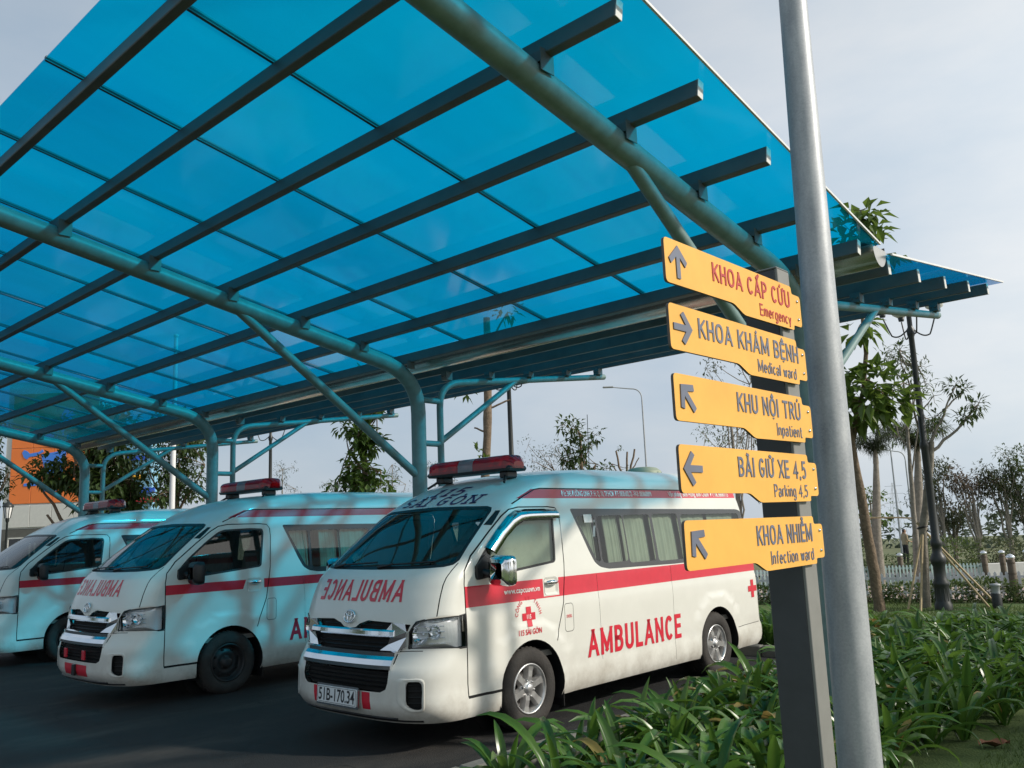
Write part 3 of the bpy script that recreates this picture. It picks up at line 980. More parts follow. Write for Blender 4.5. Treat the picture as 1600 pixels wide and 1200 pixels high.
# ------------------------------------------------------------------ the van shell
def interp(z, xs, ys):
    if z <= xs[0]: return ys[0]
    for i in range(len(xs) - 1):
        if z <= xs[i + 1]:
            t = (z - xs[i]) / (xs[i + 1] - xs[i])
            return ys[i] + (ys[i + 1] - ys[i]) * t
    return ys[-1]
def smooth_table(xs, ys, lo, hi, n=400, passes=0, win=2):
    g = [interp(lo + (hi - lo) * i / n, xs, ys) for i in range(n + 1)]
    for _ in range(passes):
        h = g[:]
        for i in range(win, n + 1 - win):
            g[i] = sum(h[i - win:i + win + 1]) / (2 * win + 1)
    def f(z):
        t = (z - lo) / (hi - lo) * n
        t = max(0, min(n - 1e-6, t))
        i = int(t)
        return g[i] + (g[i + 1] - g[i]) * (t - i)
    return f
VZ0, VZJ, VZT = 0.24, 2.10, 2.36
VTOP = 2.60
YF = smooth_table([.24, .30, .36, .60, .66, .74, .80, .86, 1.0, 1.06, 1.19, 1.355, 1.43, 1.60, 1.80, 1.95, 2.05, 2.12, 2.18, 2.24, 2.29, 2.32, 2.345, 2.36],
                  [-1.24, -1.31, -1.345, -1.345, -1.33, -1.27, -1.245, -1.24, -1.235, -1.22, -1.17, -1.085, -1.0, -.775, -.50, -.275, -.11, .03, .18, .38, .66, .95, 1.4, 1.9], .24, 2.36, passes=2, win=4)
YR = smooth_table([.24, .30, .48, .52, 1.0, 1.3, 2.0, 2.2, 2.36], [4.27, 4.33, 4.34, 4.30, 4.29, 4.27, 4.16, 4.09, 3.7], .24, 2.36, passes=2, win=4)
WW = smooth_table([.24, .29, .40, .44, .50, .60, .95, 1.04, 1.10, 1.30, 1.60, 1.90, 2.05, 2.12], [.930, .958, .966, .962, .955, .960, .964, .962, .955, .948, .912, .868, .835, .815], .24, 2.12, passes=2, win=6)
DD = smooth_table([.24, .6, .8, 1.0, 1.43, 1.95, 2.1, 2.36], [.52, .52, .46, .40, .33, .28, .34, .5], .24, 2.36, passes=2, win=8)
PP = smooth_table([.24, .6, .85, 1.43, 1.95, 2.36], [3.0, 3.0, 2.7, 2.6, 2.6, 2.3], .24, 2.36, passes=2, win=8)
DR, PR = 0.10, 3.0
WJ = WW(VZJ)
def zmap(v):
    if v <= VZJ: return v
    a = min(1.0, (v - VZJ) / (VTOP - VZJ)) * PI / 2
    return VZJ + (VZT - VZJ) * math.sin(a) ** 0.85
def wmap(v):
    if v <= VZJ: return WW(v)
    a = min(1.0, (v - VZJ) / (VTOP - VZJ)) * PI / 2
    return WJ * max(0.0, math.cos(a)) ** 0.85
def shell_pt(s, v, flare=True):
    z = zmap(v); w = wmap(v); yf = YF(z); yr = YR(z); D = DD(z); p = PP(z)
    if s <= 1.2:
        t = s / 1.2 * PI / 2
        x = w * math.sin(t) ** (2 / p)
        y = yf + D * (1 - max(0, math.cos(t)) ** (2 / p))
    elif s <= 5.8:
        x = w
        y = yf + D + (yr - DR - yf - D) * (s - 1.2) / 4.6
    else:
        t = (1 - min(1, (s - 5.8) / 0.9)) * PI / 2
        x = w * max(0, math.sin(t)) ** (2 / PR)
        y = yr - DR * max(0, math.cos(t)) ** (2 / PR) * -1 - DR
        y = yr - DR + DR * max(0, math.cos(t)) ** (2 / PR)
    if flare and v < 1.1:
        for hy in (0.0, 3.22):
            r = math.hypot(y - hy, z - 0.35)
            if r < 0.62:
                k = max(0.0, min(1.0, (0.60 - r) / 0.07))
                x += 0.014 * k * k * (3 - 2 * k) * (1 if x > 0.6 else 0)
    return Vector((x, y, z))
def s_side(l, z):
    """parameter of a point of the side, y = l"""
    yf = YF(z); D = DD(z); p = PP(z); yr = YR(z)
    if l < yf + D:
        c = max(0.0, min(1.0, 1 - (l - yf) / D))
        return 1.2 * math.acos(c ** (p / 2)) / (PI / 2)
    if l > yr - DR:
        c = max(0.0, min(1.0, (l - yr + DR) / DR))
        return 5.8 + 0.9 * (1 - math.acos(c ** (PR / 2)) / (PI / 2))
    return 1.2 + 4.6 * (l - yf - D) / (yr - DR - yf - D)
def s_front(x, z):
    w = WW(z) if z < VZJ else WJ
    p = PP(z)
    return 1.2 * math.asin(max(0, min(1.0, x / w)) ** (p / 2)) / (PI / 2)
def shell_n(s, v):
    e = 0.012
    a = shell_pt(max(0.0, s - e), v); b_ = shell_pt(min(6.7, s + e), v)
    c = shell_pt(s, max(VZ0, v - e)); d = shell_pt(s, min(VTOP - 0.004, v + e))
    n_ = (b_ - a).cross(d - c)
    if n_.length < 1e-9:
        return Vector((0, 0, 1))
    n_.normalize()
    return n_
def front_xyz(x, z, off=0.004):
    sgn = 1 if x >= 0 else -1
    s = s_front(abs(x), z)
    p = shell_pt(s, z); n_ = shell_n(s, z)
    p = p + n_ * off
    return Vector((p.x * sgn, p.y, p.z))
def front_roof_xyz(x, z, off=0.004):
    sgn = 1 if x >= 0 else -1
    v = z if z <= VZJ else VZJ + (VTOP - VZJ) * math.asin(min(1, ((z - VZJ) / (VZT - VZJ)) ** (1 / 0.85))) / (PI / 2)
    w = wmap(v); p_ = PP(z)
    s = 1.2 * math.asin(max(0, min(1.0, abs(x) / w)) ** (p_ / 2)) / (PI / 2)
    p = shell_pt(s, v); n_ = shell_n(s, v)
    p = p + n_ * off
    return Vector((p.x * sgn, p.y, p.z))
def side_xyz(l, z, off=0.004, side=1):
    s = s_side(l, z)
    p = shell_pt(s, z); n_ = shell_n(s, z)
    p = p + n_ * off
    return Vector((p.x * side, p.y, p.z))

def sub(pts, closed=True, step=0.05):
    out = []
    n = len(pts)
    for i in range(n if closed else n - 1):
        a, b_ = pts[i], pts[(i + 1) % n]
        k = max(1, int(math.hypot(b_[0] - a[0], b_[1] - a[1]) / step))
        for j in range(k):
            out.append((a[0] + (b_[0] - a[0]) * j / k, a[1] + (b_[1] - a[1]) * j / k))
    if not closed:
        out.append(pts[-1])
    return out
def soften(pts, r=0.03, n=3):
    """round the corners of a closed outline"""
    out = []
    m_ = len(pts)
    for i in range(m_):
        p0, p, p1 = Vector(pts[i - 1]), Vector(pts[i]), Vector(pts[(i + 1) % m_])
        a = p0 - p; b_ = p1 - p
        rr = min(r, a.length * 0.45, b_.length * 0.45)
        A = p + a.normalized() * rr; B = p + b_.normalized() * rr
        for k in range(n + 1):
            t = k / n
            q = A * (1 - t) ** 2 + p * 2 * t * (1 - t) + B * t * t
            out.append((q.x, q.y))
    return out
def inset(pts, d):
    """shrink a closed outline by d"""
    m_ = len(pts)
    area = sum(pts[i][0] * pts[(i + 1) % m_][1] - pts[(i + 1) % m_][0] * pts[i][1] for i in range(m_))
    sg = 1 if area > 0 else -1
    out = []
    for i in range(m_):
        p0, p, p1 = Vector(pts[i - 1]), Vector(pts[i]), Vector(pts[(i + 1) % m_])
        e0 = (p - p0).normalized(); e1 = (p1 - p).normalized()
        n0 = Vector((-e0.y, e0.x)) * sg; n1 = Vector((-e1.y, e1.x)) * sg
        b_ = (n0 + n1)
        if b_.length < 1e-6:
            b_ = n0
        b_.normalize()
        k = d / max(0.4, b_.dot(n0))
        q = p + b_ * k
        out.append((q.x, q.y))
    return out
def ribbon(pts, w):
    """a thin closed band along an open line"""
    L, Rr = [], []
    for i, p in enumerate(pts):
        a = Vector(pts[max(0, i - 1)]); b_ = Vector(pts[min(len(pts) - 1, i + 1)])
        d = (b_ - a).normalized()
        n_ = Vector((-d.y, d.x)) * w / 2
        L.append((p[0] + n_.x, p[1] + n_.y)); Rr.append((p[0] - n_.x, p[1] - n_.y))
    return L + Rr[::-1]
def inside(p, poly):
    c = False
    x, y = p
    j = len(poly) - 1
    for i in range(len(poly)):
        xi, yi = poly[i]; xj, yj = poly[j]
        if (yi > y) != (yj > y) and x < (xj - xi) * (y - yi) / (yj - yi) + xi:
            c = not c
        j = i
    return c
def S(poly, step=0.05): return [(s_side(l, z), z) for l, z in sub(poly, True, step)]
def F(poly, step=0.05): return [(s_front(x, z), z) for x, z in sub(poly, True, step)]
def SO(line, w, step=0.05): return [(s_side(l, z), z) for l, z in sub(ribbon(sub(line, False, step), w), True, 0.3)]

ARCH_R = 0.415
def arch(hy, r=ARCH_R):
    a0 = math.asin((VZ0 - 0.35) / r)
    return [(hy + r * math.cos(a), 0.35 + r * math.sin(a)) for a in [a0 + (PI - 2 * a0) * k / 26 for k in range(27)]]

DOOR = [(-.785, .405), (-.785, 1.30), (-.765, 1.40), (-.66, 1.52), (-.40, 1.72), (-.22, 1.85), (-.12, 1.905), (0, 1.925), (.42, 1.925), (.52, 1.915), (.555, 1.87), (.56, 1.78), (.53, 1.40), (.47, 1.05), (.38, .80), (.27, .66), (0, .5), (-.40, .405)]
DWIN = [(-.655, 1.315), (-.645, 1.42), (-.52, 1.55), (-.30, 1.725), (-.14, 1.835), (-.06, 1.865), (.30, 1.875), (.455, 1.865), (.47, 1.82), (.415, 1.43), (.39, 1.41)]
BAND = [(.735, 1.905), (4.0, 1.87), (4.10, 1.85), (4.13, 1.78), (4.12, 1.40), (4.06, 1.325), (3.9, 1.30), (2.4, 1.29), (1.22, 1.305), (1.08, 1.33), (1.0, 1.38), (.93, 1.5)]
WSC = [(0, 1.425), (.60, 1.430), (.80, 1.44), (.855, 1.455), (.868, 1.49), (.80, 1.78), (.765, 1.895), (.735, 1.93), (.68, 1.945), (.40, 1.955), (0, 1.965)]
HL = [(.685, .815), (.690, .94), (.745, 1.02), (.80, 1.035)]

def build_shell(variant):
    """one constrained triangulation of the half skin; every pane, door and film is cut from it"""
    regs = []
    def reg(name, poly): regs.append((name, poly))
    for hy in (0.0, 3.22):
        a = arch(hy)
        poly = [(s_side(l, z), z) for l, z in a]
        reg('hole', poly + [(poly[-1][0], VZ0 - 0.1), (poly[0][0], VZ0 - 0.1)])
    reg('hole', S(rrect(.215, 1.125, .405, 1.285, .035, 4), .03))
    # windscreen
    reg('windscreen_glass', [(s_front(x, z), z) for x, z in sub(inset([(-.3, 1.425)] + WSC[1:-1] + [(-.3, 1.965)], .026), True, .05)])
    reg('windscreen_frame', [(s_front(max(0, x), z), z) for x, z in sub(WSC, True, .05)])
    # door window and rear band
    dw = soften(DWIN, .05)
    reg('door_glass', S(inset(dw, .022)))
    reg('door_rubber', S(dw))
    for (l0, l1, za, zb, sl_) in ((.88, 1.10, 1.385, 1.83, .22), (1.135, 1.565, 1.365, 1.83, .0), (1.59, 2.07, 1.345, 1.83, .0), (2.12, 2.62, 1.335, 1.835, .0), (2.69, 4.02, 1.35, 1.82, .0)):
        reg('rear_glass', S(soften([(l0 - sl_ * .35, zb), (l0 + sl_ * .75, za), (l1, za), (l1, zb)], .045)))
    reg('window_band', S(soften(BAND, .03)))
    # headlamp hole: front part then side part
    hp = [(s_front(x, z), z) for x, z in sub(HL, False, .03)] + [(s_side(l, z), z) for l, z in sub([(-.85, 1.052), (-.797, 1.06), (-.797, .805), (-.86, .80)], False, .03)]
    reg('headlamp', hp)
    # grille openings
    reg('grille_top', F([(0, .955), (.46, .955), (.52, 1.015), (.24, 1.025), (.13, .995), (.08, .965), (0, .955 + .001)]))
    reg('grille_area', F([(0, .775), (.50, .775), (.60, .80), (.672, .83), (.672, .945), (.70, 1.0), (.52, 1.015), (.46, .955), (0, .955)]))
    reg('chrome_band', F(soften([(-.3, .665), (.555, .665), (.60, .70), (.60, .765), (.5, .775), (-.3, .775)], .02)) if False else F([(0, .665), (.555, .665), (.60, .70), (.60, .772), (0, .772)]))
    reg('grille_low', F([(0, .485), (.50, .485), (.555, .51), (.575, .56), (.575, .655), (0, .655)]))
    reg('fog_recess', [(s_front(x, z), z) for x, z in sub(soften([(.735, .395), (.80, .365), (.845, .365), (.845, .575), (.735, .575)], .02), True, .03)])
    # seams
    reg('seam', SO(DOOR[:14] + [(.34, .72)], .011))
    reg('seam', SO([(-.785, .405), (-.38, .405)], .022))
    reg('seam', [(s_front(x, z), z) for x, z in sub(ribbon(sub([(.875, 1.47), (.872, 1.30), (.885, 1.06)], False), .007), True, .3)])
    reg('seam', [(s_front(x, z), z) for x, z in sub(ribbon(sub([(.60, .79), (.70, .796), (.80, .797)], False), .006), True, .3)])
    reg('seam', SO([(-.86, .795), (-.785, .795)], .006))
    reg('seam', SO([(-.06, 1.955), (.12, 2.03), (.28, 2.09), (.36, 2.098), (4.0, 2.098)], .010))
    fl = rrect(.475, .78, .60, 1.03, .03)
    reg('seam', SO(fl + [fl[0]], .005, .02))
    reg('seam', SO([(1.02, .47), (1.0, 1.27)], .004))
    reg('seam', SO([(2.30, .30), (2.32, 1.28)], .004))
    reg('seam', SO([(3.66, .49), (4.2, .505)], .006))
    reg('vent_slot', S([(-.40, 1.775), (-.22, 1.90), (-.19, 1.90), (-.35, 1.77)], .03))
    # films
    if variant == 1:
        reg('stripe', S([(-.782, 1.105), (.20, 1.105), (.20, 1.275), (-.782, 1.275)]))
        reg('stripe', S([(.42, 1.105), (4.23, 1.115), (4.23, 1.285), (.42, 1.275)]))
        reg('stripe', S([(.20, 1.105), (.42, 1.105), (.42, 1.118), (.20, 1.118)]))
        reg('bumper_red', F([(.29, .345), (.385, .345), (.385, .478), (.29, .478)]))
    else:
        reg('stripe', S([(-.782, 1.165), (.16, 1.165), (.20, 1.27), (-.782, 1.27)]))
        reg('stripe', S([(.44, 1.165), (4.23, 1.165), (4.23, 1.27), (.44, 1.27)]))
        reg('bumper_red', F([(.02, .33), (.30, .33), (.30, .45), (.02, .45)]))
    reg('stripe', S([(.02, 2.005), (4.05, 2.01), (4.05, 2.092), (.24, 2.092)]))
    reg('tail_lamp', [(s_side(4.24, z) if k else 6.05, z) for z, k in ((.86, 1), (1.0, 1), (1.2, 1), (1.36, 1), (1.36, 0), (.86, 0))])
    # triangulate
    P, E = [], []
    def addp(poly, closed=True):
        i0 = len(P)
        P.extend(poly)
        n_ = len(poly)
        for i in range(n_ if closed else n_ - 1):
            E.append((i0 + i, i0 + (i + 1) % n_))
    bd = []
    for k in range(60): bd.append((6.7 * k / 60, VZ0))
    for k in range(50): bd.append((6.7, VZ0 + (VTOP - VZ0) * k / 50))
    for k in range(60): bd.append((6.7 - 6.7 * k / 60, VTOP))
    for k in range(50): bd.append((0, VTOP - (VTOP - VZ0) * k / 50))
    addp(bd)
    for name, poly in regs:
        addp([(max(0, min(6.7, a)), max(VZ0, b_)) for a, b_ in poly])
    ss = [1.2 * k / 22 for k in range(1, 23)] + [1.2 + 4.6 * k / 46 for k in range(1, 47)] + [5.8 + .9 * k / 10 for k in range(1, 10)]
    vv = [VZ0 + .055 * k for k in range(1, 34)] + [VZJ + (VTOP - VZJ) * k / 12 for k in range(0, 12)]
    for v_ in vv:
        for i, s_ in enumerate(ss):
            P.append((s_ + (0.0005 if i % 2 else 0), v_ + (0.0005 if i % 2 else 0)))
    res = delaunay_2d_cdt([Vector(p) for p in P], E, [], 0, 1e-6, False)
    pv, pf = res[0], res[2]
    boxes = [(nm, poly, min(p[0] for p in poly), max(p[0] for p in poly), min(p[1] for p in poly), max(p[1] for p in poly)) for nm, poly in regs]
    dpoly = S(DOOR)
    out = {}
    for f in pf:
        c = ((pv[f[0]].x + pv[f[1]].x + pv[f[2]].x) / 3, (pv[f[0]].y + pv[f[1]].y + pv[f[2]].y) / 3)
        nm = None
        for n_, poly, x0, x1, y0, y1 in boxes:
            if x0 <= c[0] <= x1 and y0 <= c[1] <= y1 and inside(c, poly):
                nm = n_
                break
        if nm == 'hole':
            continue
        if nm in (None, 'stripe') and inside(c, dpoly):
            nm = 'door' if nm is None else 'door_stripe'
        out.setdefault(nm or 'body', []).append(f)
    P3 = [None] * len(pv); N3 = [None] * len(pv)
    for i, p in enumerate(pv):
        P3[i] = shell_pt(p.x, p.y); N3[i] = shell_n(p.x, p.y)
    return P3, N3, out

def skin(shell, regions, mats, sides=(1, -1), off=0.0):
    """mesh of some regions of the shell, on one or both flanks, with true normals"""
    P3, N3, out = shell
    vs, fs, mi, ns = [], [], [], []
    for sd in sides:
        idx = {}
        for k, r in enumerate(regions):
            for f in out.get(r, []):
                q = []
                for i in f:
                    if i not in idx:
                        idx[i] = len(vs)
                        p = P3[i] + N3[i] * off
                        vs.append((p.x * sd, p.y, p.z)); ns.append((N3[i].x * sd, N3[i].y, N3[i].z))
                    q.append(idx[i])
                a, b_, c = (Vector(vs[i]) for i in q)
                n_ = (b_ - a).cross(c - a)
                if n_.length < 1e-10:
                    continue
                if n_.dot(Vector(ns[q[0]]) + Vector(ns[q[1]]) + Vector(ns[q[2]])) < 0:
                    q = q[::-1]
                fs.append(tuple(q)); mi.append(k)
    me = bpy.data.meshes.new(regions[0])
    me.from_pydata(vs, [], fs)
    for q in mats:
        me.materials.append(MATS[q])
    me.polygons.foreach_set('material_index', mi)
    me.polygons.foreach_set('use_smooth', [True] * len(fs))
    me.update()
    me.normals_split_custom_set_from_vertices(ns)
    return me

# ------------------------------------------------------------------ van parts shared by the ambulances
def wrap_front(geo, x0, z0, mirror=False, off=0.004, roof=False):
    vs, fs, w, h = geo
    fn = front_roof_xyz if roof else front_xyz
    out = [fn((x0 - p[0]) if mirror else (x0 + p[0]), z0 + p[1], off) for p in vs]
    return out, fs
def wrap_side(geo, l0, z0, off=0.004, side=1, ang=0.0, c=None):
    vs, fs, w, h = geo
    return [side_xyz(l0 + p[0], z0 + p[1], off, side) for p in vs], fs

ROTX = Matrix(((0, 0, 1, 0), (0, 1, 0, 0), (-1, 0, 0, 0), (0, 0, 0, 1)))   # lathe axis Z -> X
def make_wheel_meshes(alloy):
    """wheel centred on the hub, outer face towards +X"""
    d = {}
    mb = MB()
    prof = [(.205, -.10), (.215, -.005), (.235, .012), (.30, .016), (.335, .0), (.348, -.025), (.350, -.06), (.350, -.15), (.345, -.18), (.325, -.20), (.22, -.205)]
    mb.lathe(prof, 40, ROTX)
    for k in range(40):
        a = 2 * PI * k / 40
        for xx in (-.05, -.155):
            mb.box((xx, .349 * math.cos(a), .349 * math.sin(a)), (.045, .03, .012), Matrix.Rotation(a - PI / 2, 3, 'X'))
    d['tyre'] = mb.mesh('tyre', 'rubber')
    mb = MB()
    if alloy:
        mb.lathe([(.214, -.006), (.210, .004), (.200, .002), (.192, -.02), (.188, -.09), (.186, -.16)], 36, ROTX)
        mb.lathe([(.186, -.115), (.02, -.115)], 24, ROTX, 1)
        for k in range(6):
            a = 2 * PI * k / 6 + PI / 6
            M = Matrix.Rotation(a, 4, 'X')
            vs = []
            for (r, hw, x0, x1) in ((.05, .040, -.075, -.022), (.10, .034, -.075, -.016), (.15, .036, -.07, -.018), (.198, .048, -.06, -.012)):
                for (yy, xx) in ((-hw, x0), (-hw * .72, x1), (hw * .72, x1), (hw, x0)):
                    vs.append(M @ Vector((xx, yy, r)))
            fs = []
            for i in range(3):
                for j in range(3):
                    fs.append((i * 4 + j, i * 4 + j + 1, i * 4 + j + 5, i * 4 + j + 4))
            mb.add(vs, fs, 0)
        mb.lathe([(.085, -.07), (.080, -.024), (.045, -.018), (.04, -.004), (.030, .004), (.0, .005)], 24, ROTX)
        for k in range(6):
            a = 2 * PI * k / 6
            M = Matrix.Translation((-.022, .068 * math.sin(a), .068 * math.cos(a))) @ ROTX
            mb.lathe([(.014, -.01), (.014, .001), (.0, .001)], 8, M, 1)
            mb.lathe([(.009, .001), (.009, .012), (0, .013)], 6, M, 0)
        d['rim'] = mb.mesh('rim', ['alloy', 'black_plastic'])
    else:
        mb.lathe([(.214, -.006), (.208, .004), (.198, .0), (.188, -.03), (.182, -.07), (.165, -.075), (.13, -.05), (.105, -.045), (.085, -.06), (.06, -.06), (.055, -.01), (.03, .0), (0, .0)], 36, ROTX)
        for k in range(8):
            a = 2 * PI * k / 8
            M = Matrix.Translation((-.058, .148 * math.sin(a), .148 * math.cos(a))) @ ROTX
            mb.lathe([(.018, .0), (.018, .004), (0, .004)], 8, M, 1)
        for k in range(6):
            a = 2 * PI * k / 6
            M = Matrix.Translation((-.055, .07 * math.sin(a), .07 * math.cos(a))) @ ROTX
            mb.lathe([(.010, .0), (.010, .012), (0, .012)], 6, M, 0)
        d['rim'] = mb.mesh('rim', ['steel_wheel', 'black_gap'])
    return d
WH = {True: make_wheel_meshes(True), False: make_wheel_meshes(False)}

def strip_mesh(rows, mb, mi=0, x1=0.6, n=24, xs=None):
    """closed bar across the nose; rows of (z, offset) round its section"""
    xs = xs or [-x1 + 2 * x1 * k / n for k in range(n + 1)]
    vs = []
    for x in xs:
        for z, o in rows:
            vs.append(front_xyz(x, z, o))
    m_ = len(rows)
    fs = []
    for i in range(len(xs) - 1):
        for j in range(m_):
            j2 = (j + 1) % m_
            fs.append((i * m_ + j, (i + 1) * m_ + j, (i + 1) * m_ + j2, i * m_ + j2))
    fs.append(tuple(range(m_)))
    fs.append(tuple((len(xs) - 1) * m_ + j for j in range(m_))[::-1])
    mb.add(vs, fs, mi, False)
    return mb

def build_van(variant, loc, label):
    sh = build_shell(variant)
    van = thing('ambulance', label, 'ambulance', loc, 0.0, 'ambulances parked under the blue canopy')
    body = link('body', skin(sh, ['body'], ['van_paint']), van)
    link('seam', skin(sh, ['seam', 'vent_slot'], ['black_gap', 'black_plastic'], off=-0.006), body)
    for sd in (1, -1):
        d = link('front_door', skin(sh, ['door'], ['van_paint'], (sd,)), van)
        link('film_stripe', skin(sh, ['door_stripe'], ['red_film'], (sd,), 0.0008), d)
        link('window_pane', skin(sh, ['door_glass'], ['window_glass' if variant == 1 else 'dark_glass'], (sd,), -.004), d)
        link('window_seal', skin(sh, ['door_rubber'], ['black_plastic'], (sd,)), d)
        w_ = link('side_window', skin(sh, ['window_band'], ['band_glass'], (sd,)), van)
        link('window_pane', skin(sh, ['rear_glass'], ['window_glass'], (sd,), -.003), w_)
        link('film_stripe', skin(sh, ['stripe'], ['red_film'], (sd,), 0.0008), body)
        link('tail_lamp', skin(sh, ['tail_lamp'], ['red_lens'], (sd,), 0.004), van)
        # door handle in a shallow bowl
        mb = MB()
        vs = []
        ring = rrect(.215, 1.125, .405, 1.285, .035, 4)
        for l, z in ring: vs.append(side_xyz(l, z, .0035, sd))
        for l, z in inset(ring, .022): vs.append(side_xyz(l, z, -.010, sd))
        n_ = len(ring)
        fs = [(i, (i + 1) % n_, n_ + (i + 1) % n_, n_ + i) for i in range(n_)] + [tuple(range(n_, 2 * n_))]
        if sd < 0: fs = [f[::-1] for f in fs]
        mb.add(vs, fs, 0)
        for q in (0.0,):
            pts = [side_xyz(.235 + .155 * k / 6, 1.238, .012 + .018 * math.sin(PI * k / 6), sd) for k in range(7)]
            mb.tube(pts, [.012, .019, .021, .021, .021, .019, .012], 10, 1)
        build(mb, 'door_handle', ['van_paint', 'chrome' if variant < 3 else 'chrome'], d)
        # headlamp
        hl = link('headlamp', skin(sh, ['headlamp'], ['lamp_lens'], (sd,), 0.002), van)
        mb = MB()
        P3, N3, out = sh
        # housing: the same outline set back
        idx = {}; vs = []; fs = []
        for f in out['headlamp']:
            q = []
            for i in f:
                if i not in idx:
                    idx[i] = len(vs)
                    p = P3[i] - N3[i] * .055
                    vs.append(Vector((p.x * sd, p.y, p.z)))
                q.append(idx[i])
            fs.append(tuple(q))
        mb.add(vs, fs, 0)
        def lamp_at(x, z, r, deep, mi):
            p = front_xyz(x * sd, z, -.012); n_ = Vector((shell_n(s_front(x, z), z).x * sd * .35, -1, 0)).normalized()
            M = Matrix.Translation(p) @ n_.to_track_quat('Z', 'Y').to_matrix().to_4x4()
            mb.lathe([(r, .0), (r * .92, -.012), (r * .7, -deep * .6), (r * .35, -deep), (.0, -deep)], 20, M, mi)
            mb.lathe([(.012, -deep), (.014, -deep * .5), (0, -deep * .35)], 8, M, 1)
        lamp_at(.775, .925, .082, .06, 1)
        lamp_at(.875, .935, .06, .05, 1)
        for k in range(5):
            z = .845 + .045 * k
            a = front_xyz(.70 * sd, z, -.03); c_ = front_xyz(.93 * sd, z, -.03)
            mb.tube([a, front_xyz(.80 * sd, z, -.035), front_xyz(.87 * sd, z, -.035), c_], .004, 6, 1)
        build(mb, 'reflector', ['lamp_housing', 'chrome'], hl)
        # rim round the lens
        mb = MB()
        ol = sub(HL, False, .03)
        pts = [front_xyz(x * sd, z, .002) for x, z in ol] + [side_xyz(l, z, .002, sd) for l, z in sub([(-.85, 1.052), (-.797, 1.06), (-.797, .805), (-.86, .80)], False, .03)]
        pts.append(pts[0])
        mb.tube(pts, .006, 6)
        build(mb, 'lamp_rim', 'black_plastic', hl)
        # lamp recess in the bumper
        mb = MB()
        rim = [(x, z) for x, z in soften([(.70, .36), (.80, .345), (.86, .35), (.86, .60), (.70, .60)], .03)]
        hole = [(x, z) for x, z in soften([(.735, .395), (.80, .365), (.845, .365), (.845, .575), (.735, .575)], .02)]
        A = [front_xyz(x * sd, z, .0) for x, z in hole]
        B = [front_xyz(x * sd, z, -.06) for x, z in hole]
        n_ = len(A)
        mb.add(A + B, [(i, (i + 1) % n_, n_ + (i + 1) % n_, n_ + i) for i in range(n_)] + [tuple(range(n_, 2 * n_))], 0)
        for k in range(4):
            z = .41 + .045 * k
            mb.tube([front_xyz(.738 * sd, z, -.03), front_xyz(.842 * sd, z, -.03)], .004, 6)
        build(mb, 'bumper_vent', 'black_plastic', van)
        mb = MB()
        rimo = [(x, z) for x, z in soften([(.655, .415), (.74, .345), (.862, .345), (.862, .60), (.655, .60)], .04)]
        rimi = [(x, z) for x, z in soften([(.735, .395), (.80, .365), (.845, .365), (.845, .575), (.735, .575)], .04)]
        A = [front_xyz(x * sd, z, .001) for x, z in rimo]
        Mid = [front_xyz((x * .6 + a_ * .4) * sd, z * .6 + b_ * .4, .009) for (x, z), (a_, b_) in zip(rimo, rimi)]
        B = [front_xyz(x * sd, z, -.006) for x, z in rimi]
        n_ = len(A)
        fs = []
        for q in range(n_):
            q2 = (q + 1) % n_
            fs += [(q, q2, n_ + q2, n_ + q), (n_ + q, n_ + q2, 2 * n_ + q2, 2 * n_ + q)]
        mb.add(A + Mid + B, fs, 0, True)
        build(mb, 'vent_surround', 'van_paint', van)
        # mirror
        mb = MB()
        mm = 'chrome' if variant == 1 else 'black_plastic'
        base = side_xyz(-.56, 1.39, .0, sd)
        mb.add([side_xyz(l, z, o, sd) for o in (.003, .03) for l, z in ((-.645, 1.325), (-.645, 1.43), (-.53, 1.52), (-.42, 1.40), (-.42, 1.345))],
               [(0, 1, 2, 3, 4), (5, 6, 7, 8, 9)] + [(i, (i + 1) % 5, 5 + (i + 1) % 5, 5 + i) for i in range(5)], 1)
        mb.tube([base + Vector((sd * .01, 0, -.01)), base + Vector((sd * .09, .01, -.03))], [.035, .03], 10, 1)
        c_ = base + Vector((sd * .20, .03, .0))
        rotm = Matrix.Rotation(sd * R(-8), 3, 'Z')
        sec = [(-.06, .55), (-.045, .85), (-.01, 1.0), (.03, 1.0), (.055, .97)]
        ol = rrect(-.145, -.125, .135, .125, .05, 4)
        vs = []
        for yy, k in sec:
            for (a_, b_) in ol:
                vs.append(c_ + rotm @ Vector((a_ * k, yy, b_ * k)))
        n_ = len(ol)
        fs = []
        for i in range(len(sec) - 1):
            for j in range(n_):
                fs.append((i * n_ + j, i * n_ + (j + 1) % n_, (i + 1) * n_ + (j + 1) % n_, (i + 1) * n_ + j))
        fs.append(tuple(range(n_)))
        mb.add(vs, fs, 0, True)
        mb.add([p + Vector((0, -.004, 0)) for p in vs[-n_:]], [tuple(range(n_))], 2)
        build(mb, 'wing_mirror', [mm, 'black_plastic', 'dark_chrome'], van)
        if variant == 1:
            mb = MB()
            top = [(-.50, 1.585), (-.32, 1.735), (-.16, 1.85), (-.06, 1.895), (.10, 1.905), (.35, 1.905), (.52, 1.895)]
            low = [(-.40, 1.52), (-.24, 1.655), (-.10, 1.745), (.01, 1.79), (.12, 1.805), (.35, 1.81), (.525, 1.81)]
            A = [side_xyz(l, z, .004, sd) for l, z in top]
            B = [side_xyz(l, z, .034, sd) for l, z in low]
            A2 = [side_xyz(l, z, .010, sd) for l, z in top]
            B2 = [side_xyz(l, z, .040, sd) for l, z in low]
            M_ = [(A2[i] + B2[i]) / 2 + Vector((sd * .012, 0, .01)) for i in range(7)]
            n_ = 7
            fs = []
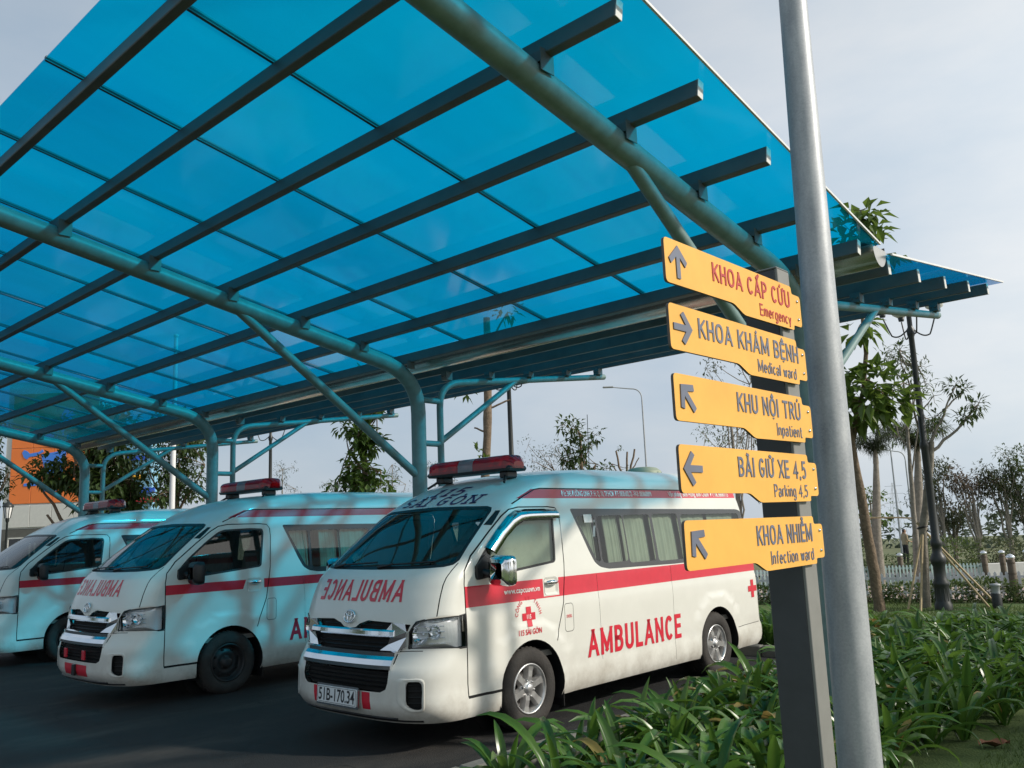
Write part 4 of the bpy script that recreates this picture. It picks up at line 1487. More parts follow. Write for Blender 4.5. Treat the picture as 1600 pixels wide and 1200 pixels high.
            for i in range(6):
                fs += [(i, i + 1, n_ + i + 1, n_ + i), (n_ + i, n_ + i + 1, 2 * n_ + i + 1, 2 * n_ + i), (2 * n_ + i, 2 * n_ + i + 1, 3 * n_ + i + 1, 3 * n_ + i), (3 * n_ + i, 3 * n_ + i + 1, i + 1, i)]
            mb.add(A2 + M_ + B2 + B, fs, 0, True)
            build(mb, 'window_visor', 'chrome', d)
        for hy, front in ((0.0, True), (3.22, False)):
            w_ = bpy.data.objects.new('wheel', WH[variant == 1]['rim'])
            COL.objects.link(w_); w_.parent = van
            w_.location = (sd * (.925 if front else .925), hy, .35)
            w_.rotation_euler = (0.3 if front else 0.9, 0, 0 if sd > 0 else PI)
            link('tyre', WH[variant == 1]['tyre'], w_)
            mb = MB()
            n_ = 22
            vs = []
            for k in range(n_ + 1):
                a = -.35 + (PI + .7) * k / n_
                for xx in (.962, .62):
                    vs.append((sd * xx, hy + .425 * math.cos(a), .35 + .425 * math.sin(a)))
            mb.add(vs, [(2 * k, 2 * k + 1, 2 * k + 3, 2 * k + 2) for k in range(n_)], 0, True)
            mb.add([(sd * .62, hy + .43 * math.cos(2 * PI * k / 24), .35 + .43 * math.sin(2 * PI * k / 24)) for k in range(24)], [tuple(range(24))])
            # mud flap
            mb.box((sd * .83, hy + .425, .27), (.24, .012, .26))
            build(mb, 'wheel_arch_liner', 'black_plastic', van)
    ws = link('windscreen', skin(sh, ['windscreen_glass'], ['windscreen_glass'], off=-.003), van)
    link('windscreen_frame', skin(sh, ['windscreen_frame'], ['black_plastic']), ws)
    mb = MB()
    for (x0, z0, x1, z1) in ((-.62, 1.45, .02, 1.475), (.08, 1.45, .70, 1.475)):
        mb.tube([front_xyz(x0 + (x1 - x0) * k / 5, z0 + (z1 - z0) * k / 5, .014) for k in range(6)], .009, 6)
        mb.tube([front_xyz(x0, z0 - .012, .008), front_xyz(x0 + .3 * (x1 - x0), z0 + .004, .022)], .011, 6)
    build(mb, 'wiper', 'black_plastic', ws)
    # nose: black recesses, chrome bars, badge
    mb = MB()
    for reg_ in ('grille_top', 'grille_area', 'grille_low'):
        pass
    me = skin(sh, ['grille_top', 'grille_area', 'grille_low', 'fog_recess'], ['black_gap', 'black_gap', 'black_gap', 'black_gap'], off=-.045)
    gr = link('grille', me, van)
    mb = MB()
    # upper chrome bar and its winged ends
    strip_mesh([(.905, .0), (.900, .022), (.915, .034), (.945, .030), (.958, .012), (.955, -.02), (.905, -.02)], mb, 0, .56, 28)
    for sd in (1, -1):
        w_ = [[(.47, .955, .0), (.53, 1.012, .0), (.655, 1.005, .0), (.672, .945, .004), (.665, .90, .004), (.54, .90, .010)],
              [(.52, .90, .008), (.672, .905, .004), (.668, .825, .004), (.60, .785, .010), (.42, .785, .016), (.49, .84, .0)]]
        for poly in w_:
            A = [front_xyz(x * sd, z, o + .012) for x, z, o in poly]
            B = [front_xyz(x * sd, z, -.04) for x, z, o in poly]
            n_ = len(A)
            fs = [tuple(range(n_)), tuple(range(n_, 2 * n_))[::-1]] + [(i, n_ + i, n_ + (i + 1) % n_, (i + 1) % n_) for i in range(n_)]
            if sd < 0: fs = [f[::-1] for f in fs]
            mb.add(A + B, fs, 0)
    # lower chrome bumper bar
    strip_mesh([(.655, .0), (.655, .016), (.675, .030), (.71, .036), (.742, .030), (.772, .045), (.790, .030), (.792, -.02), (.66, -.03)], mb, 0, .595, 30)
    build(mb, 'chrome_trim', 'chrome', gr)
    mb = MB()
    for z in (.845, .815):
        strip_mesh([(z, -.015), (z + .008, -.01), (z + .008, -.03), (z, -.03)], mb, 0, .47, 12)
    for z in (.985,):
        strip_mesh([(z, -.02), (z + .006, -.016), (z + .006, -.03), (z, -.03)], mb, 0, .40, 12)
    for z in (.52, .555, .59, .625):
        strip_mesh([(z, -.02), (z + .010, -.012), (z + .010, -.03), (z, -.03)], mb, 0, .56, 12)
    build(mb, 'grille_slat', 'black_plastic', gr)
    # dip of the bonnet round the badge, then three interlaced ovals in a ring
    mb = MB()
    c0 = front_xyz(0, 1.045, .010)
    n0 = Vector((0, -1, .28)).normalized()
    M = Matrix.Translation(c0) @ n0.to_track_quat('Z', 'Y').to_matrix().to_4x4()
    def oval(a_, b_, ox, oy, r):
        pts = [M @ Vector((ox + a_ * math.cos(2 * PI * k / 28), oy + b_ * math.sin(2 * PI * k / 28), .006)) for k in range(29)]
        mb.tube(pts, r, 6, 0, False)
    oval(.072, .050, 0, 0, .0075)
    oval(.024, .046, 0, 0, .0055)
    oval(.050, .022, 0, .026, .0055)
    build(mb, 'badge', 'chrome', body)
    # bumper films, plate, lower lip
    mb = MB()
    mb.tube([front_xyz(-.80 + 1.6 * k / 20, .262, -.01) for k in range(21)], .016, 8)
    mb.tube([front_xyz(-.62 + 1.24 * k / 20, .285, .004) for k in range(21)], .010, 6)
    build(mb, 'bumper_lip', 'black_plastic', body)
    bp = link('film_stripe', skin(sh, ['bumper_red'], ['red_film'], off=.001), body)
    cb = link('bumper_bar_backing', skin(sh, ['chrome_band'], ['dark_chrome'], off=-.01), gr)
    fr = None
    # underbody and cabin
    mb = MB()
    mb.box((0, 1.45, .36), (1.24, 5.3, .20))
    mb.box((0, 1.6, .50), (1.80, 2.2, .06))
    mb.box((0, 4.0, .42), (1.70, .40, .28))
    mb.box((0, -.85, .40), (1.4, .5, .2))
    for hy in (0, 3.22):
        mb.tube([(-.8, hy, .33), (.8, hy, .33)], .06, 10)
    mb.tube([(.35, 1.0, .25), (.35, 4.1, .25)], .04, 8)
    build(mb, 'underbody', 'black_plastic', van)
    mb = MB()
    mb.box((0, 1.7, .62), (1.80, 4.9, .05), None, 0)
    # dashboard and steering wheel (left-hand drive)
    mb.bbox((0, -.62, 1.22), (1.62, .42, .30), .06, None, 1)
    mb.bbox((.42, -.42, 1.33), (.42, .22, .14), .05, None, 1)
    sw = Matrix.Translation((.42, -.22, 1.34)) @ Matrix.Rotation(R(-52), 4, 'X')
    pts = [sw @ Vector((.19 * math.cos(2 * PI * k / 24), .19 * math.sin(2 * PI * k / 24), 0)) for k in range(25)]
    mb.tube(pts, .016, 8, 1, False)
    for a in (0, 120, 240):
        mb.tube([sw @ Vector((0, 0, -.02)), sw @ Vector((.18 * math.cos(R(a + 90)), .18 * math.sin(R(a + 90)), 0))], .014, 6, 1)
    for sx in (.45, -.45):
        mb.bbox((sx, .28, .98), (.52, .52, .16), .05, None, 2)
        mb.bbox((sx, .60, 1.32), (.50, .14, .62), .05, Matrix.Rotation(R(-10), 3, 'X'), 2)
        mb.bbox((sx, .66, 1.70), (.27, .10, .20), .04, Matrix.Rotation(R(-8), 3, 'X'), 2)
    for yy in (1.9, 2.9):
        mb.bbox((-.45, yy, .95), (.7, .5, .16), .05, None, 2)
        mb.bbox((-.45, yy + .3, 1.3), (.7, .12, .6), .05, None, 2)
    mb.box((0, .98, 1.05), (1.74, .03, .84), None, 0)
    build(mb, 'cabin_fittings', ['cabin', 'black_plastic', 'seat_cloth'], van)
    # curtains behind the rear side windows
    for sd in (1, -1):
        for (l0, l1) in ((.86, 1.12), (1.30, 1.56), (1.60, 2.06), (2.14, 2.62), (2.70, 3.3), (3.36, 4.0)):
            mb = MB()
            n_ = 26
            vs = []
            for k in range(n_ + 1):
                l = l0 + (l1 - l0) * k / n_
                o = -.060 + .006 * math.sin(k * 1.9) + .006 * math.sin(k * .7)
                for z in (1.88, 1.6, 1.30):
                    vs.append(side_xyz(l, z, o, sd))
            fs = []
            for k in range(n_):
                for j in range(2):
                    fs.append((k * 3 + j, k * 3 + j + 1, (k + 1) * 3 + j + 1, (k + 1) * 3 + j))
            mb.add(vs, fs, 0, True)
            build(mb, 'curtain', 'curtain', van)
    if variant == 1:
        for sd in (1, -1):
            mb = MB()
            vs = []
            q = [(-.40, 1.37, 1.60), (-.2, 1.37, 1.75), (0, 1.37, 1.86), (.2, 1.39, 1.87), (.45, 1.42, 1.87)]
            for l, za, zb in q:
                for k in range(4):
                    vs.append(side_xyz(l, za + (zb - za) * k / 3, -.03 + .004 * math.sin(l * 9 + k), sd))
            mb.add(vs, [(i * 4 + k, i * 4 + k + 1, i * 4 + k + 5, i * 4 + k + 4) for i in range(4) for k in range(3)], 0, True)
            build(mb, 'sun_shade', 'curtain', van)
    # light bar on the roof
    lb = bpy.data.objects.new('light_bar', None)
    COL.objects.link(lb); lb.parent = van; lb.location = (0, .33, 2.275) if variant == 1 else (0, .80, 2.345); lb.scale = (.91, 1, 1.0)
    mb = MB()
    mb.bbox((0, 0, .035), (1.30, .27, .05), .02, None, 0)
    for sx in (-.50, .50):
        mb.bbox((sx, .0, -.02), (.12, .16, .07), .015, None, 0)
        mb.tube([(sx, -.04, -.01), (sx + (.10 if sx > 0 else -.10), -.16, -.10)], .014, 6, 0)
    build(mb, 'base', 'black_plastic', lb)
    def dome(xa, xb, m_, r0=1.0, r1=1.0, nm='lens'):
        mb = MB()
        N, K = 8, 12
        vs = []
        for i in range(N + 1):
            t = i / N
            x = xa + (xb - xa) * t
            e = 1.0
            dd = .66 - abs(x)
            if dd < .10: e = math.sqrt(max(0.0, 1 - ((.10 - dd) / .10) ** 2)) * .5 + .5 if dd > 0 else .5
            for k in range(K + 1):
                a = PI * k / K
                y = -.145 * e * math.copysign(abs(math.cos(a)) ** .6, math.cos(a)); z = .035 + .135 * e * math.sin(a) ** .5
                vs.append((x, y, z))
        fs = []
        for i in range(N):
            for k in range(K):
                a = i * (K + 1) + k
                fs.append((a, a + 1, a + K + 2, a + K + 1))
        mb.add(vs, fs, 0, True)
        mb.add(vs[:K + 1], [tuple(range(K + 1))]); mb.add(vs[-K - 1:], [tuple(range(K + 1))[::-1]])
        return build(mb, nm, m_, lb)
    dome(-.66, -.12, 'red_lens'); dome(-.115, .115, 'clear_lens', nm='speaker_cover'); dome(.12, .66, 'red_lens')
    mb = MB()
    for x in (-.5, -.36, -.22, .22, .36, .5):
        M = Matrix.Translation((x, 0, .075)) @ Matrix.Rotation(R(90), 4, 'X')
        mb.lathe([(.045, .05), (.04, .0), (.015, -.02)], 12, M, 0)
    build(mb, 'beacon', 'chrome', lb)
    return van, sh, body

# ------------------------------------------------------------------ the three ambulances
VX, VY = -6.205, 5.85
VANS = [(1, (VX, VY, 0), 'white ambulance in front with chrome mirror, alloy wheels and its number plate showing'),
        (2, (VX - 4.20, VY - .52, 0), 'white ambulance parked second, with black mirror, black wheels and red bumper tape'),
        (3, (VX - 9.20, VY - .38, 0), 'white ambulance half cut off behind the other two, farthest under the canopy')]
CR_POLY = lambda cx, cz, a, b_: [(cx - b_, cz - a), (cx + b_, cz - a), (cx + b_, cz - b_), (cx + a, cz - b_), (cx + a, cz + b_), (cx + b_, cz + b_), (cx + b_, cz + a), (cx - b_, cz + a), (cx - b_, cz + b_), (cx - a, cz + b_), (cx - a, cz - b_), (cx - b_, cz - b_)]
def decal_side(van, geo, l0, z0, m_, name='lettering', off=.004, rot=0.0, sheary=0.0, kz=1.0):
    vs, fs, w, h = geo
    c, s_ = math.cos(rot), math.sin(rot)
    out = []
    for p in vs:
        x, y = p[0], p[1] * kz
        out.append(side_xyz(l0 + x * c - y * s_, z0 + x * s_ + y * c + x * sheary, off))
    mb = MB()
    mb.add(out, fs)
    return build(mb, name, m_, van)
built = []
for variant, loc, label in VANS:
    van, sh, body = build_van(variant, loc, label)
    built.append(van)
    red = 'red_film'
    g = fit(stroke_geo('AMBULANCE', .252, .175, .80, .15), 1.63)
    decal_side(body, g, .80, .51, red)
    g = fit(stroke_geo('AMBULANCE', .172, .16, .80, .17), 1.13)
    vs, fs = wrap_front(g, .565, 1.172, True)
    mb = MB(); mb.add(vs, [f[::-1] for f in fs])
    build(mb, 'lettering', red, body)
    if variant == 1:
        g = fit(stroke_geo('SÀI GÒN', .085, .15, 1.25, .34, serif=.16), 1.04)
        vs, fs = wrap_front(([(p[0] + p[1] * .25, p[1], 0) for p in g[0]], g[1], 0, 0), -.55, 1.975, roof=True)
        mb = MB(); mb.add(vs, fs)
        g = fit(stroke_geo('115', .085, .16, 1.3, .34, serif=.16), .44)
        vs, fs = wrap_front(([(p[0] + p[1] * .4, p[1], 0) for p in g[0]], g[1], 0, 0), -.27, 2.066, roof=True)
        mb.add(vs, fs)
        build(mb, 'lettering', 'navy_ink', body)
        door = [o for o in van.children if o.name.startswith('front_door')][0]
        g = text_geo('www.capcuuvn.vn', .068, .001, 0, .9)
        k = .47 / g[2]
        decal_side(door, ([(p[0] * k, p[1], 0) for p in g[0]], g[1], 0, 0), -.32, 1.175, 'white_film')
        mb = MB()
        poly = CR_POLY(-.025, .965, .085, .032)
        tri = tessellate_polygon([[Vector((x, y, 0)) for x, y in poly]])
        mb.add([side_xyz(x, y, .004) for x, y in poly], [t if (Vector(poly[t[1]]) - Vector(poly[t[0]])).cross(Vector(poly[t[2]]) - Vector(poly[t[0]])) > 0 else t[::-1] for t in tri])
        build(mb, 'red_cross', red, door)
        g = text_geo('115', .052, .001, 0, .85)
        decal_side(door, g, -.025 - g[2] / 2, .947, 'white_film', off=.0055)
        g = text_geo('115 SÀI GÒN', .066, .001, 0, .9)
        k = .30 / g[2]
        decal_side(door, ([(p[0] * k, p[1], 0) for p in g[0]], g[1], 0, 0), -.175, .815, red)
        word = 'CÔNG TY TNHH'
        mb = MB()
        for i, ch in enumerate(word):
            if ch == ' ':
                continue
            a = R(168 - 156 * i / (len(word) - 1))
            g = text_geo(ch, .052, .0005, 0, .9)
            c, s_ = math.cos(a - PI / 2), math.sin(a - PI / 2)
            ox, oz = -.025 + .142 * math.cos(a), .955 + .150 * math.sin(a)
            mb.add([side_xyz(ox + (p[0] - g[2] / 2) * c - p[1] * s_, oz + (p[0] - g[2] / 2) * s_ + p[1] * c, .004) for p in g[0]], g[1])
        build(mb, 'lettering', red, door)
        g = text_geo('DIESEL', .036, .0005, 0, .75)
        decal_side(body, g, .538 - g[2] / 2, .905, red)
        mb = MB()
        poly = CR_POLY(4.085, .905, .105, .034)
        tri = tessellate_polygon([[Vector((x, y, 0)) for x, y in poly]])
        mb.add([side_xyz(x, y, .004) for x, y in poly], [t if (Vector(poly[t[1]]) - Vector(poly[t[0]])).cross(Vector(poly[t[2]]) - Vector(poly[t[0]])) > 0 else t[::-1] for t in tri])
        build(mb, 'red_cross', red, body)
        g = text_geo('Đ/c: 345 ĐƯỜNG LINH, P. H, Q. 10, TP.HCM  ĐT: 0838.682.72 - FAX: 0838688899', .075, .0008, 0, .85)
        k = 1.55 / g[2]
        decal_side(body, ([(p[0] * k, p[1], 0) for p in g[0]], g[1], 0, 0), .66, 2.026, 'white_film')
        g = text_geo('Văn phòng: Bình Hưng, Bình Chánh  ĐT: 08.38680115', .075, .0008, 0, .85)
        k = 1.35 / g[2]
        decal_side(body, ([(p[0] * k, p[1], 0) for p in g[0]], g[1], 0, 0), 2.55, 2.026, 'white_film')
        # number plate
        pc = front_xyz(0, .425, .030)
        pl = bpy.data.objects.new('number_plate', None)
        COL.objects.link(pl); pl.parent = van
        pl.location = pc
        pl.rotation_euler = (PI / 2 - R(4), 0, 0)
        mb = MB()
        mb.prism(rrect(-.27, -.068, .27, .068, .012), .006)
        build(mb, 'plate', 'plate_white', pl)
        mb = MB()
        mb.prism(rrect(-.285, -.085, .285, .085, .012), .010)
        o = build(mb, 'plate_holder', 'dark_chrome', pl)
        o.location = (0, 0, -.012)
        g = text_geo('51B-170.34', .125, .002, 0, .78)
        k = .49 / g[2]
        mb = MB()
        mb.add([((p[0]) * k - .245, p[1] * 1.1 - .045, .0075) for p in g[0]], g[1])
        build(mb, 'lettering', 'ink', pl, kind='stuff')
        mb = MB()
        o_, i_ = rrect(-.262, -.0615, .262, .0615, .01), rrect(-.2585, -.058, .2585, .058, .008)
        n_ = len(o_)
        mb.add([(x, y, .0075) for x, y in o_ + i_], [(q, (q + 1) % n_, n_ + (q + 1) % n_, n_ + q) for q in range(n_)])
        build(mb, 'border', 'ink', pl)
        # chrome strip of the sticker in the first side window, roof ventilator, aerial
        mb = MB()
        q = [side_xyz(l, z, .003) for l, z in ((.93, 1.765), (1.06, 1.765), (1.06, 1.845), (.93, 1.845))]
        mb.add(q, [(0, 1, 2, 3)])
        build(mb, 'window_sticker', 'white_film', van)
        mb = MB()
        M = Matrix.Translation((.05, 3.25, 2.335))
        mb.lathe([(.22, -.03), (.22, .045), (.205, .055), (.20, .052)], 28, M)
        mb.lathe([(.205, .055), (.17, .085), (.09, .10), (.0, .104)], 28, M)
        for k_ in range(12):
            a = 2 * PI * k_ / 12
            mb.box((.05 + .222 * math.cos(a), 3.25 + .222 * math.sin(a), 2.34), (.012, .03, .05), Matrix.Rotation(a, 3, 'Z'))
        build(mb, 'roof_ventilator', 'van_vent', van)
        mb = MB()
        mb.tube([(-.3, 2.6, 2.33), (-.3, 2.62, 3.1)], .004, 6)
        build(mb, 'aerial', 'black_plastic', van)
    elif variant == 2:
        mb = MB()
        mb.bbox(front_xyz(0, .39, .01), (.075, .03, .12), .006)
        for sx in (-.34, .28):
            pass
        build(mb, 'plate_mount', 'black_plastic', van)
        mb = MB()
        for sx in (-.28, .22):
            mb.bbox(front_xyz(sx, .555, .0), (.07, .02, .10), .004)
        build(mb, 'reflector_tag', 'red_film', van)
    bpy.context.view_layer.update()

# ------------------------------------------------------------------ the way-finding sign
SX = -1.44
sign = thing('wayfinding_sign', 'yellow finger signs on a dark grey box post beside the galvanised lamp pole', 'sign', (SX - .085, 3.22, 0))
sb = Vector((SX - .085, 3.22, 0))
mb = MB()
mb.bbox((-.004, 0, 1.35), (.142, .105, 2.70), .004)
build(mb, 'post', 'post_shaded', sign)
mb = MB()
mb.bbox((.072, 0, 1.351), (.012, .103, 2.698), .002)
build(mb, 'sunlit_strip', 'post_sunlit', sign)  # strip added to carry the painted sunlight on this side
mb = MB()
mb.bbox((0, 0, 2.704), (.154, .109, .008), .003)
build(mb, 'post_cap', 'post_paint', sign)
mb = MB()
mb.box((0, 0, .01), (.32, .28, .02))
build(mb, 'base_plate', 'post_paint', sign)
PANELS = [(2.632, 'KHOA CẤP CỨU', 'Emergency', 90, 'sign_red', .30, .90, 'top yellow panel with red lettering'),
          (2.412, 'KHOA KHÁM BỆNH', 'Medical ward', 0, 'sign_grey', .175, .93, 'second yellow panel with arrow pointing right'),
          (2.183, 'KHU NỘI TRÚ', 'Inpatient', 135, 'sign_grey', .40, .90, 'third yellow panel with diagonal arrow'),
          (1.957, 'BÃI GIỮ XE 4,5', 'Parking 4,5', 180, 'sign_grey', .37, .90, 'fourth yellow panel with arrow pointing left'),
          (1.722, 'KHOA NHIỄM', 'Infection ward', 135, 'sign_grey', .46, .90, 'lowest yellow panel with diagonal arrow')]
# panel frame: local x runs along +Y, local y up, local z towards +X
def panel_m(z): return Matrix(((0, 0, 1, SX - sb.x), (1, 0, 0, 2.315 - sb.y), (0, 1, 0, z), (0, 0, 0, 1)))
ARROW = [(-.055, -.011), (.018, -.011), (-.010, -.043), (.008, -.055), (.058, 0), (.008, .055), (-.010, .043), (.018, .011), (-.055, .011)]
for z, big, small, ang, lm, tx0, tx1, lab in PANELS:
    ol = soften([(0, 0), (0, -.152), (.44, -.150), (.515, -.182), (.925, -.178), (.925, -.158), (1.0, -.158), (1.0, -.030), (.925, -.030), (.925, 0)], .018, 4)
    mb = MB()
    mb.prism(ol, .010, panel_m(z), 0, 1)
    pn = build(mb, 'sign_panel', ['sign_yellow', 'sign_edge'], sign, label=lab)
    ic = [(.075 + x * math.cos(R(ang)) - y * math.sin(R(ang)), -.075 + x * math.sin(R(ang)) + y * math.cos(R(ang))) for x, y in ARROW]
    mb = MB()
    mb.prism(ic, .0045, panel_m(z) @ Matrix.Translation((0, 0, .0095)))
    build(mb, 'arrow', 'sign_grey', pn)
    full = stroke_geo(big, .068, .138, .86, .14, .0028)
    k = (tx1 - tx0) / full[2]
    M = panel_m(z) @ Matrix.Translation((tx0, -.094, .0095))
    x = 0.0
    for ch in big:
        if ch != ' ':
            g = stroke_geo(ch, .068, .138, .86, .14, .0028)
            mb = MB()
            mb.add([M @ Vector(((p[0] + x) * k, p[1], p[2])) for p in g[0]], g[1])
            build(mb, 'letter', lm, pn)
        x += stroke_geo(ch, .068, .138, .86, .14, .0028)[2] + .14 * .068
    g = stroke_geo(small, .047, .120, .95, .14, .0024)
    M = panel_m(z) @ Matrix.Translation((.90 - g[2], -.163, .0095))
    mb = MB()
    mb.add([M @ Vector(p) for p in g[0]], g[1])
    build(mb, 'lettering', lm, pn, kind='stuff')
    for zz in (-.055, -.130):
        mb = MB()
        mb.lathe([(.0065, 0), (.0065, .003), (.0045, .006), (0, .0065)], 8, panel_m(z) @ Matrix.Translation((.968, zz, .0095)))
        build(mb, 'bolt', 'chrome', pn)

# ------------------------------------------------------------------ the galvanised lamp pole beside it
pole = thing('lamp_pole', 'thick galvanised steel lamp pole standing right behind the yellow signs', 'lamp pole', (-1.475, 3.53, 0))
mb = MB()
pts = [(0, 0, 0), (.005, .012, .7), (.014, .035, 2.0), (.03, .07, 4.1), (.05, .125, 7.5)]
mb.tube(pts, [.093, .0845, .077, .061, .042], 32)
build(mb, 'shaft', 'galvanised', pole)
mb = MB()
mb.box((0, 0, .012), (.36, .36, .024))
for a in range(4):
    mb.tube([(.13 * (1 if a % 2 else -1), .13 * (1 if a > 1 else -1), .02), (.13 * (1 if a % 2 else -1), .13 * (1 if a > 1 else -1), .08)], .014, 6)
build(mb, 'flange', 'galvanised', pole)
mb = MB()
mb.tube([(.05, .125, 7.5), (.10, .25, 7.9), (.3, .6, 8.1), (.8, 1.3, 8.2)], [.042, .036, .03, .028], 12)
build(mb, 'arm', 'galvanised', pole)
mb = MB()
mb.bbox((.95, 1.5, 8.2), (.22, .55, .09), .03, Matrix.Rotation(R(-35), 3, 'Z'))
build(mb, 'lamp_head', 'street_pole', pole)

# ------------------------------------------------------------------ lamps, poles, fences, bollards
def black_lamp(loc, label, h=5.2):
    t = thing('street_lamp', label, 'street lamp', loc, 0.6, 'black ornamental street lamps')
    mb = MB()
    prof = [(.15, 0), (.15, .12), (.125, .16), (.12, .42), (.135, .46), (.135, .50), (.105, .56), (.10, .78), (.125, .84), (.135, .90), (.12, .96), (.085, 1.02), (.08, 1.12), (.10, 1.16), (.10, 1.22), (.072, 1.28), (.066, 1.9), (.066, 2.9), (.078, 2.93), (.078, 3.0), (.06, 3.04), (.05, h - .2), (.07, h - .15), (.07, h - .05), (.045, h), (.045, h + .5), (.06, h + .55), (.05, h + .75)]
    mb.lathe(prof, 20)
    for k in range(12):
        a = 2 * PI * k / 12
        mb.tube([(.118 * math.cos(a), .118 * math.sin(a), .18), (.113 * math.cos(a), .113 * math.sin(a), .40)], .012, 6)
    build(mb, 'post', 'lamp_black', t)
    for a in (0, PI / 2, PI, 1.5 * PI):
        mb = MB()
        pts = []
        for k in range(17):
            u = k / 16
            r = .05 + .42 * u
            pts.append((r * math.cos(a), r * math.sin(a), h - .05 - .13 * math.sin(u * PI) + .25 * max(0, u - .7) / .3))
        mb.tube(pts, .014, 8)
        build(mb, 'scroll_arm', 'lamp_black', t)
        mb = MB()
        M = Matrix.Translation((.47 * math.cos(a), .47 * math.sin(a), h + .22))
        mb.lathe([(.05, 0), (.06, .06), (.04, .08)], 12, M, 1)
        mb.lathe([(.06, .07), (.15, .13), (.175, .22), (.15, .31), (.08, .37), (0, .385)], 18, M, 0)
        build(mb, 'globe', ['globe_white', 'lamp_black'], t)
    mb = MB()
    M = Matrix.Translation((0, 0, h + .72))
    mb.lathe([(.06, 0), (.15, .06), (.175, .15), (.15, .24), (.08, .30), (0, .315)], 18, M, 0)
    build(mb, 'globe', 'globe_white', t)
    return t
L1 = black_lamp((-5.17, 16.81, 0), 'black ornamental street lamp with fluted foot standing among the right hand trees')
dup(L1, (-13.6, 14.75, 0), 0.2, 'black street lamp post rising behind the light bar of the front ambulance')
dup(L1, (-25.4, 15.7, 0), 1.0, 'black street lamp with scroll arms under the canopy edge behind the second ambulance')

def street_light(loc, h, arm, adir, label, r=.07):
    t = thing('street_light', label, 'street light', loc, 0, 'tall road lights in the distance')
    mb = MB()
    d = Vector((math.cos(adir), math.sin(adir), 0))
    pts = [Vector((0, 0, 0)), Vector((0, 0, h * .5)), Vector((0, 0, h - .7))] + bend((0, 0, h - .6), (0, 0, h), d * .6 + Vector((0, 0, h)), 6) + [d * arm + Vector((0, 0, h + .12))]
    mb.tube(pts, [r, r * .75, r * .6] + [r * .5] * 7 + [r * .4], 10)
    build(mb, 'pole', 'street_pole', t)
    mb = MB()
    mb.bbox(d * (arm + .25) + Vector((0, 0, h + .14)), (.6, .22, .09), .03, Matrix.Rotation(adir, 3, 'Z'))
    build(mb, 'lamp_head', 'street_pole', t)
    return t
AL = math.atan2(-.68, -.73)
street_light((-26.9, 40.1, gz(27, 40)), 9.3 - gz(27, 40), 1.6, AL, 'road light with a long arm rising behind the roof ventilator of the front ambulance')
street_light((-19.6, 57.0, gz(20, 57)), 6.4 - gz(20, 57), .7, AL, 'taller of two thin road lights between the palm trees')
street_light((-18.9, 57.4, gz(20, 57)), 5.75 - gz(20, 57), 1.2, AL, 'thin road light with a bent arm beside the second palm trunk')

wp = thing('flag_pole', 'plain white pole in front of the small tree near the glazed tower', 'pole', (-23.15, 11.25, 0))
mb = MB()
mb.tube([(0, 0, 0), (0, 0, 3), (0, .0, 7.5)], [.085, .075, .055], 16)
build(mb, 'shaft', 'white_pole', wp)
mb = MB()
mb.lathe([(.0, .0), (.07, .04), (.07, .09), (0, .13)], 12, Matrix.Translation((0, 0, 7.5)))
build(mb, 'finial', 'white_pole', wp)

ln = thing('lantern_post', 'small black garden lantern on a thin post by the orange building', 'lantern', (-26.75, 8.28, 0))
mb = MB()
mb.lathe([(.09, 0), (.09, .1), (.035, .2), (.028, 2.5), (.05, 2.55), (.05, 2.62)], 12)
build(mb, 'post', 'lamp_black', ln)
mb = MB()
mb.lathe([(.07, 2.63), (.115, 2.90), (.12, 2.93), (0, 2.93)], 8)
build(mb, 'glass', 'globe_white', ln)
mb = MB()
mb.lathe([(.15, 2.93), (.15, 2.96), (.09, 3.04), (.03, 3.07), (.03, 3.11), (0, 3.13)], 8)
for k in range(8):
    a = 2 * PI * k / 8
    mb.tube([(.073 * math.cos(a), .073 * math.sin(a), 2.62), (.125 * math.cos(a), .125 * math.sin(a), 2.94)], .008, 5)
build(mb, 'frame', 'lamp_black', ln)

def fence(name, label, a, b, h, step, w, mat_, single=True, rails=(.25, .75), cat='fence', pointed=True):
    A = Vector((a[0], a[1], 0)); B = Vector((b[0], b[1], 0))
    d = B - A
    ang = math.atan2(d.y, d.x)
    t = thing(name, label, cat, (A.x, A.y, 0), ang)
    n_ = int(d.length / step)
    pk = MB()
    ol = [(-w / 2, 0.03), (w / 2, 0.03), (w / 2, h - w * .6), (0, h), (-w / 2, h - w * .6)] if pointed else [(-w / 2, 0.03), (w / 2, .03), (w / 2, h), (-w / 2, h)]
    pk.prism(ol, .018, Matrix(((1, 0, 0, 0), (0, 0, 1, -.009), (0, 1, 0, 0), (0, 0, 0, 1))))
    me = pk.mesh('picket', mat_)
    allm = MB()
    rnd = random.Random(5)
    for i in range(n_ + 1):
        x = i * step
        p = A + d.normalized() * x
        if single:
            o = link('picket', me, t)
            o.location = (x, -.02, gz(p.x, p.y) + rnd.uniform(-.008, .008))
            o.rotation_euler = (0, rnd.uniform(-.012, .012), 0)
        else:
            allm.add([(q[0] + x, q[1] - .02, q[2] + gz(p.x, p.y)) for q in pk.v], pk.f)
    if not single:
        build(allm, 'picket', mat_, t, kind='stuff')
    for rz in rails:
        mb = MB()
        pts = []
        K = 12
        for i in range(K):
            x0, x1 = d.length * i / K, d.length * (i + 1) / K
            p0, p1 = A + d.normalized() * x0, A + d.normalized() * x1
            z0, z1 = gz(p0.x, p0.y) + h * rz, gz(p1.x, p1.y) + h * rz
            mb.box(((x0 + x1) / 2, .012, (z0 + z1) / 2), (x1 - x0 + .01, .026, .05), Matrix.Rotation(-math.atan2(z1 - z0, x1 - x0), 3, 'Y'))
        build(mb, 'rail', mat_, t)
    return t
dr = Vector((2.81, 1.07, 0)).normalized()
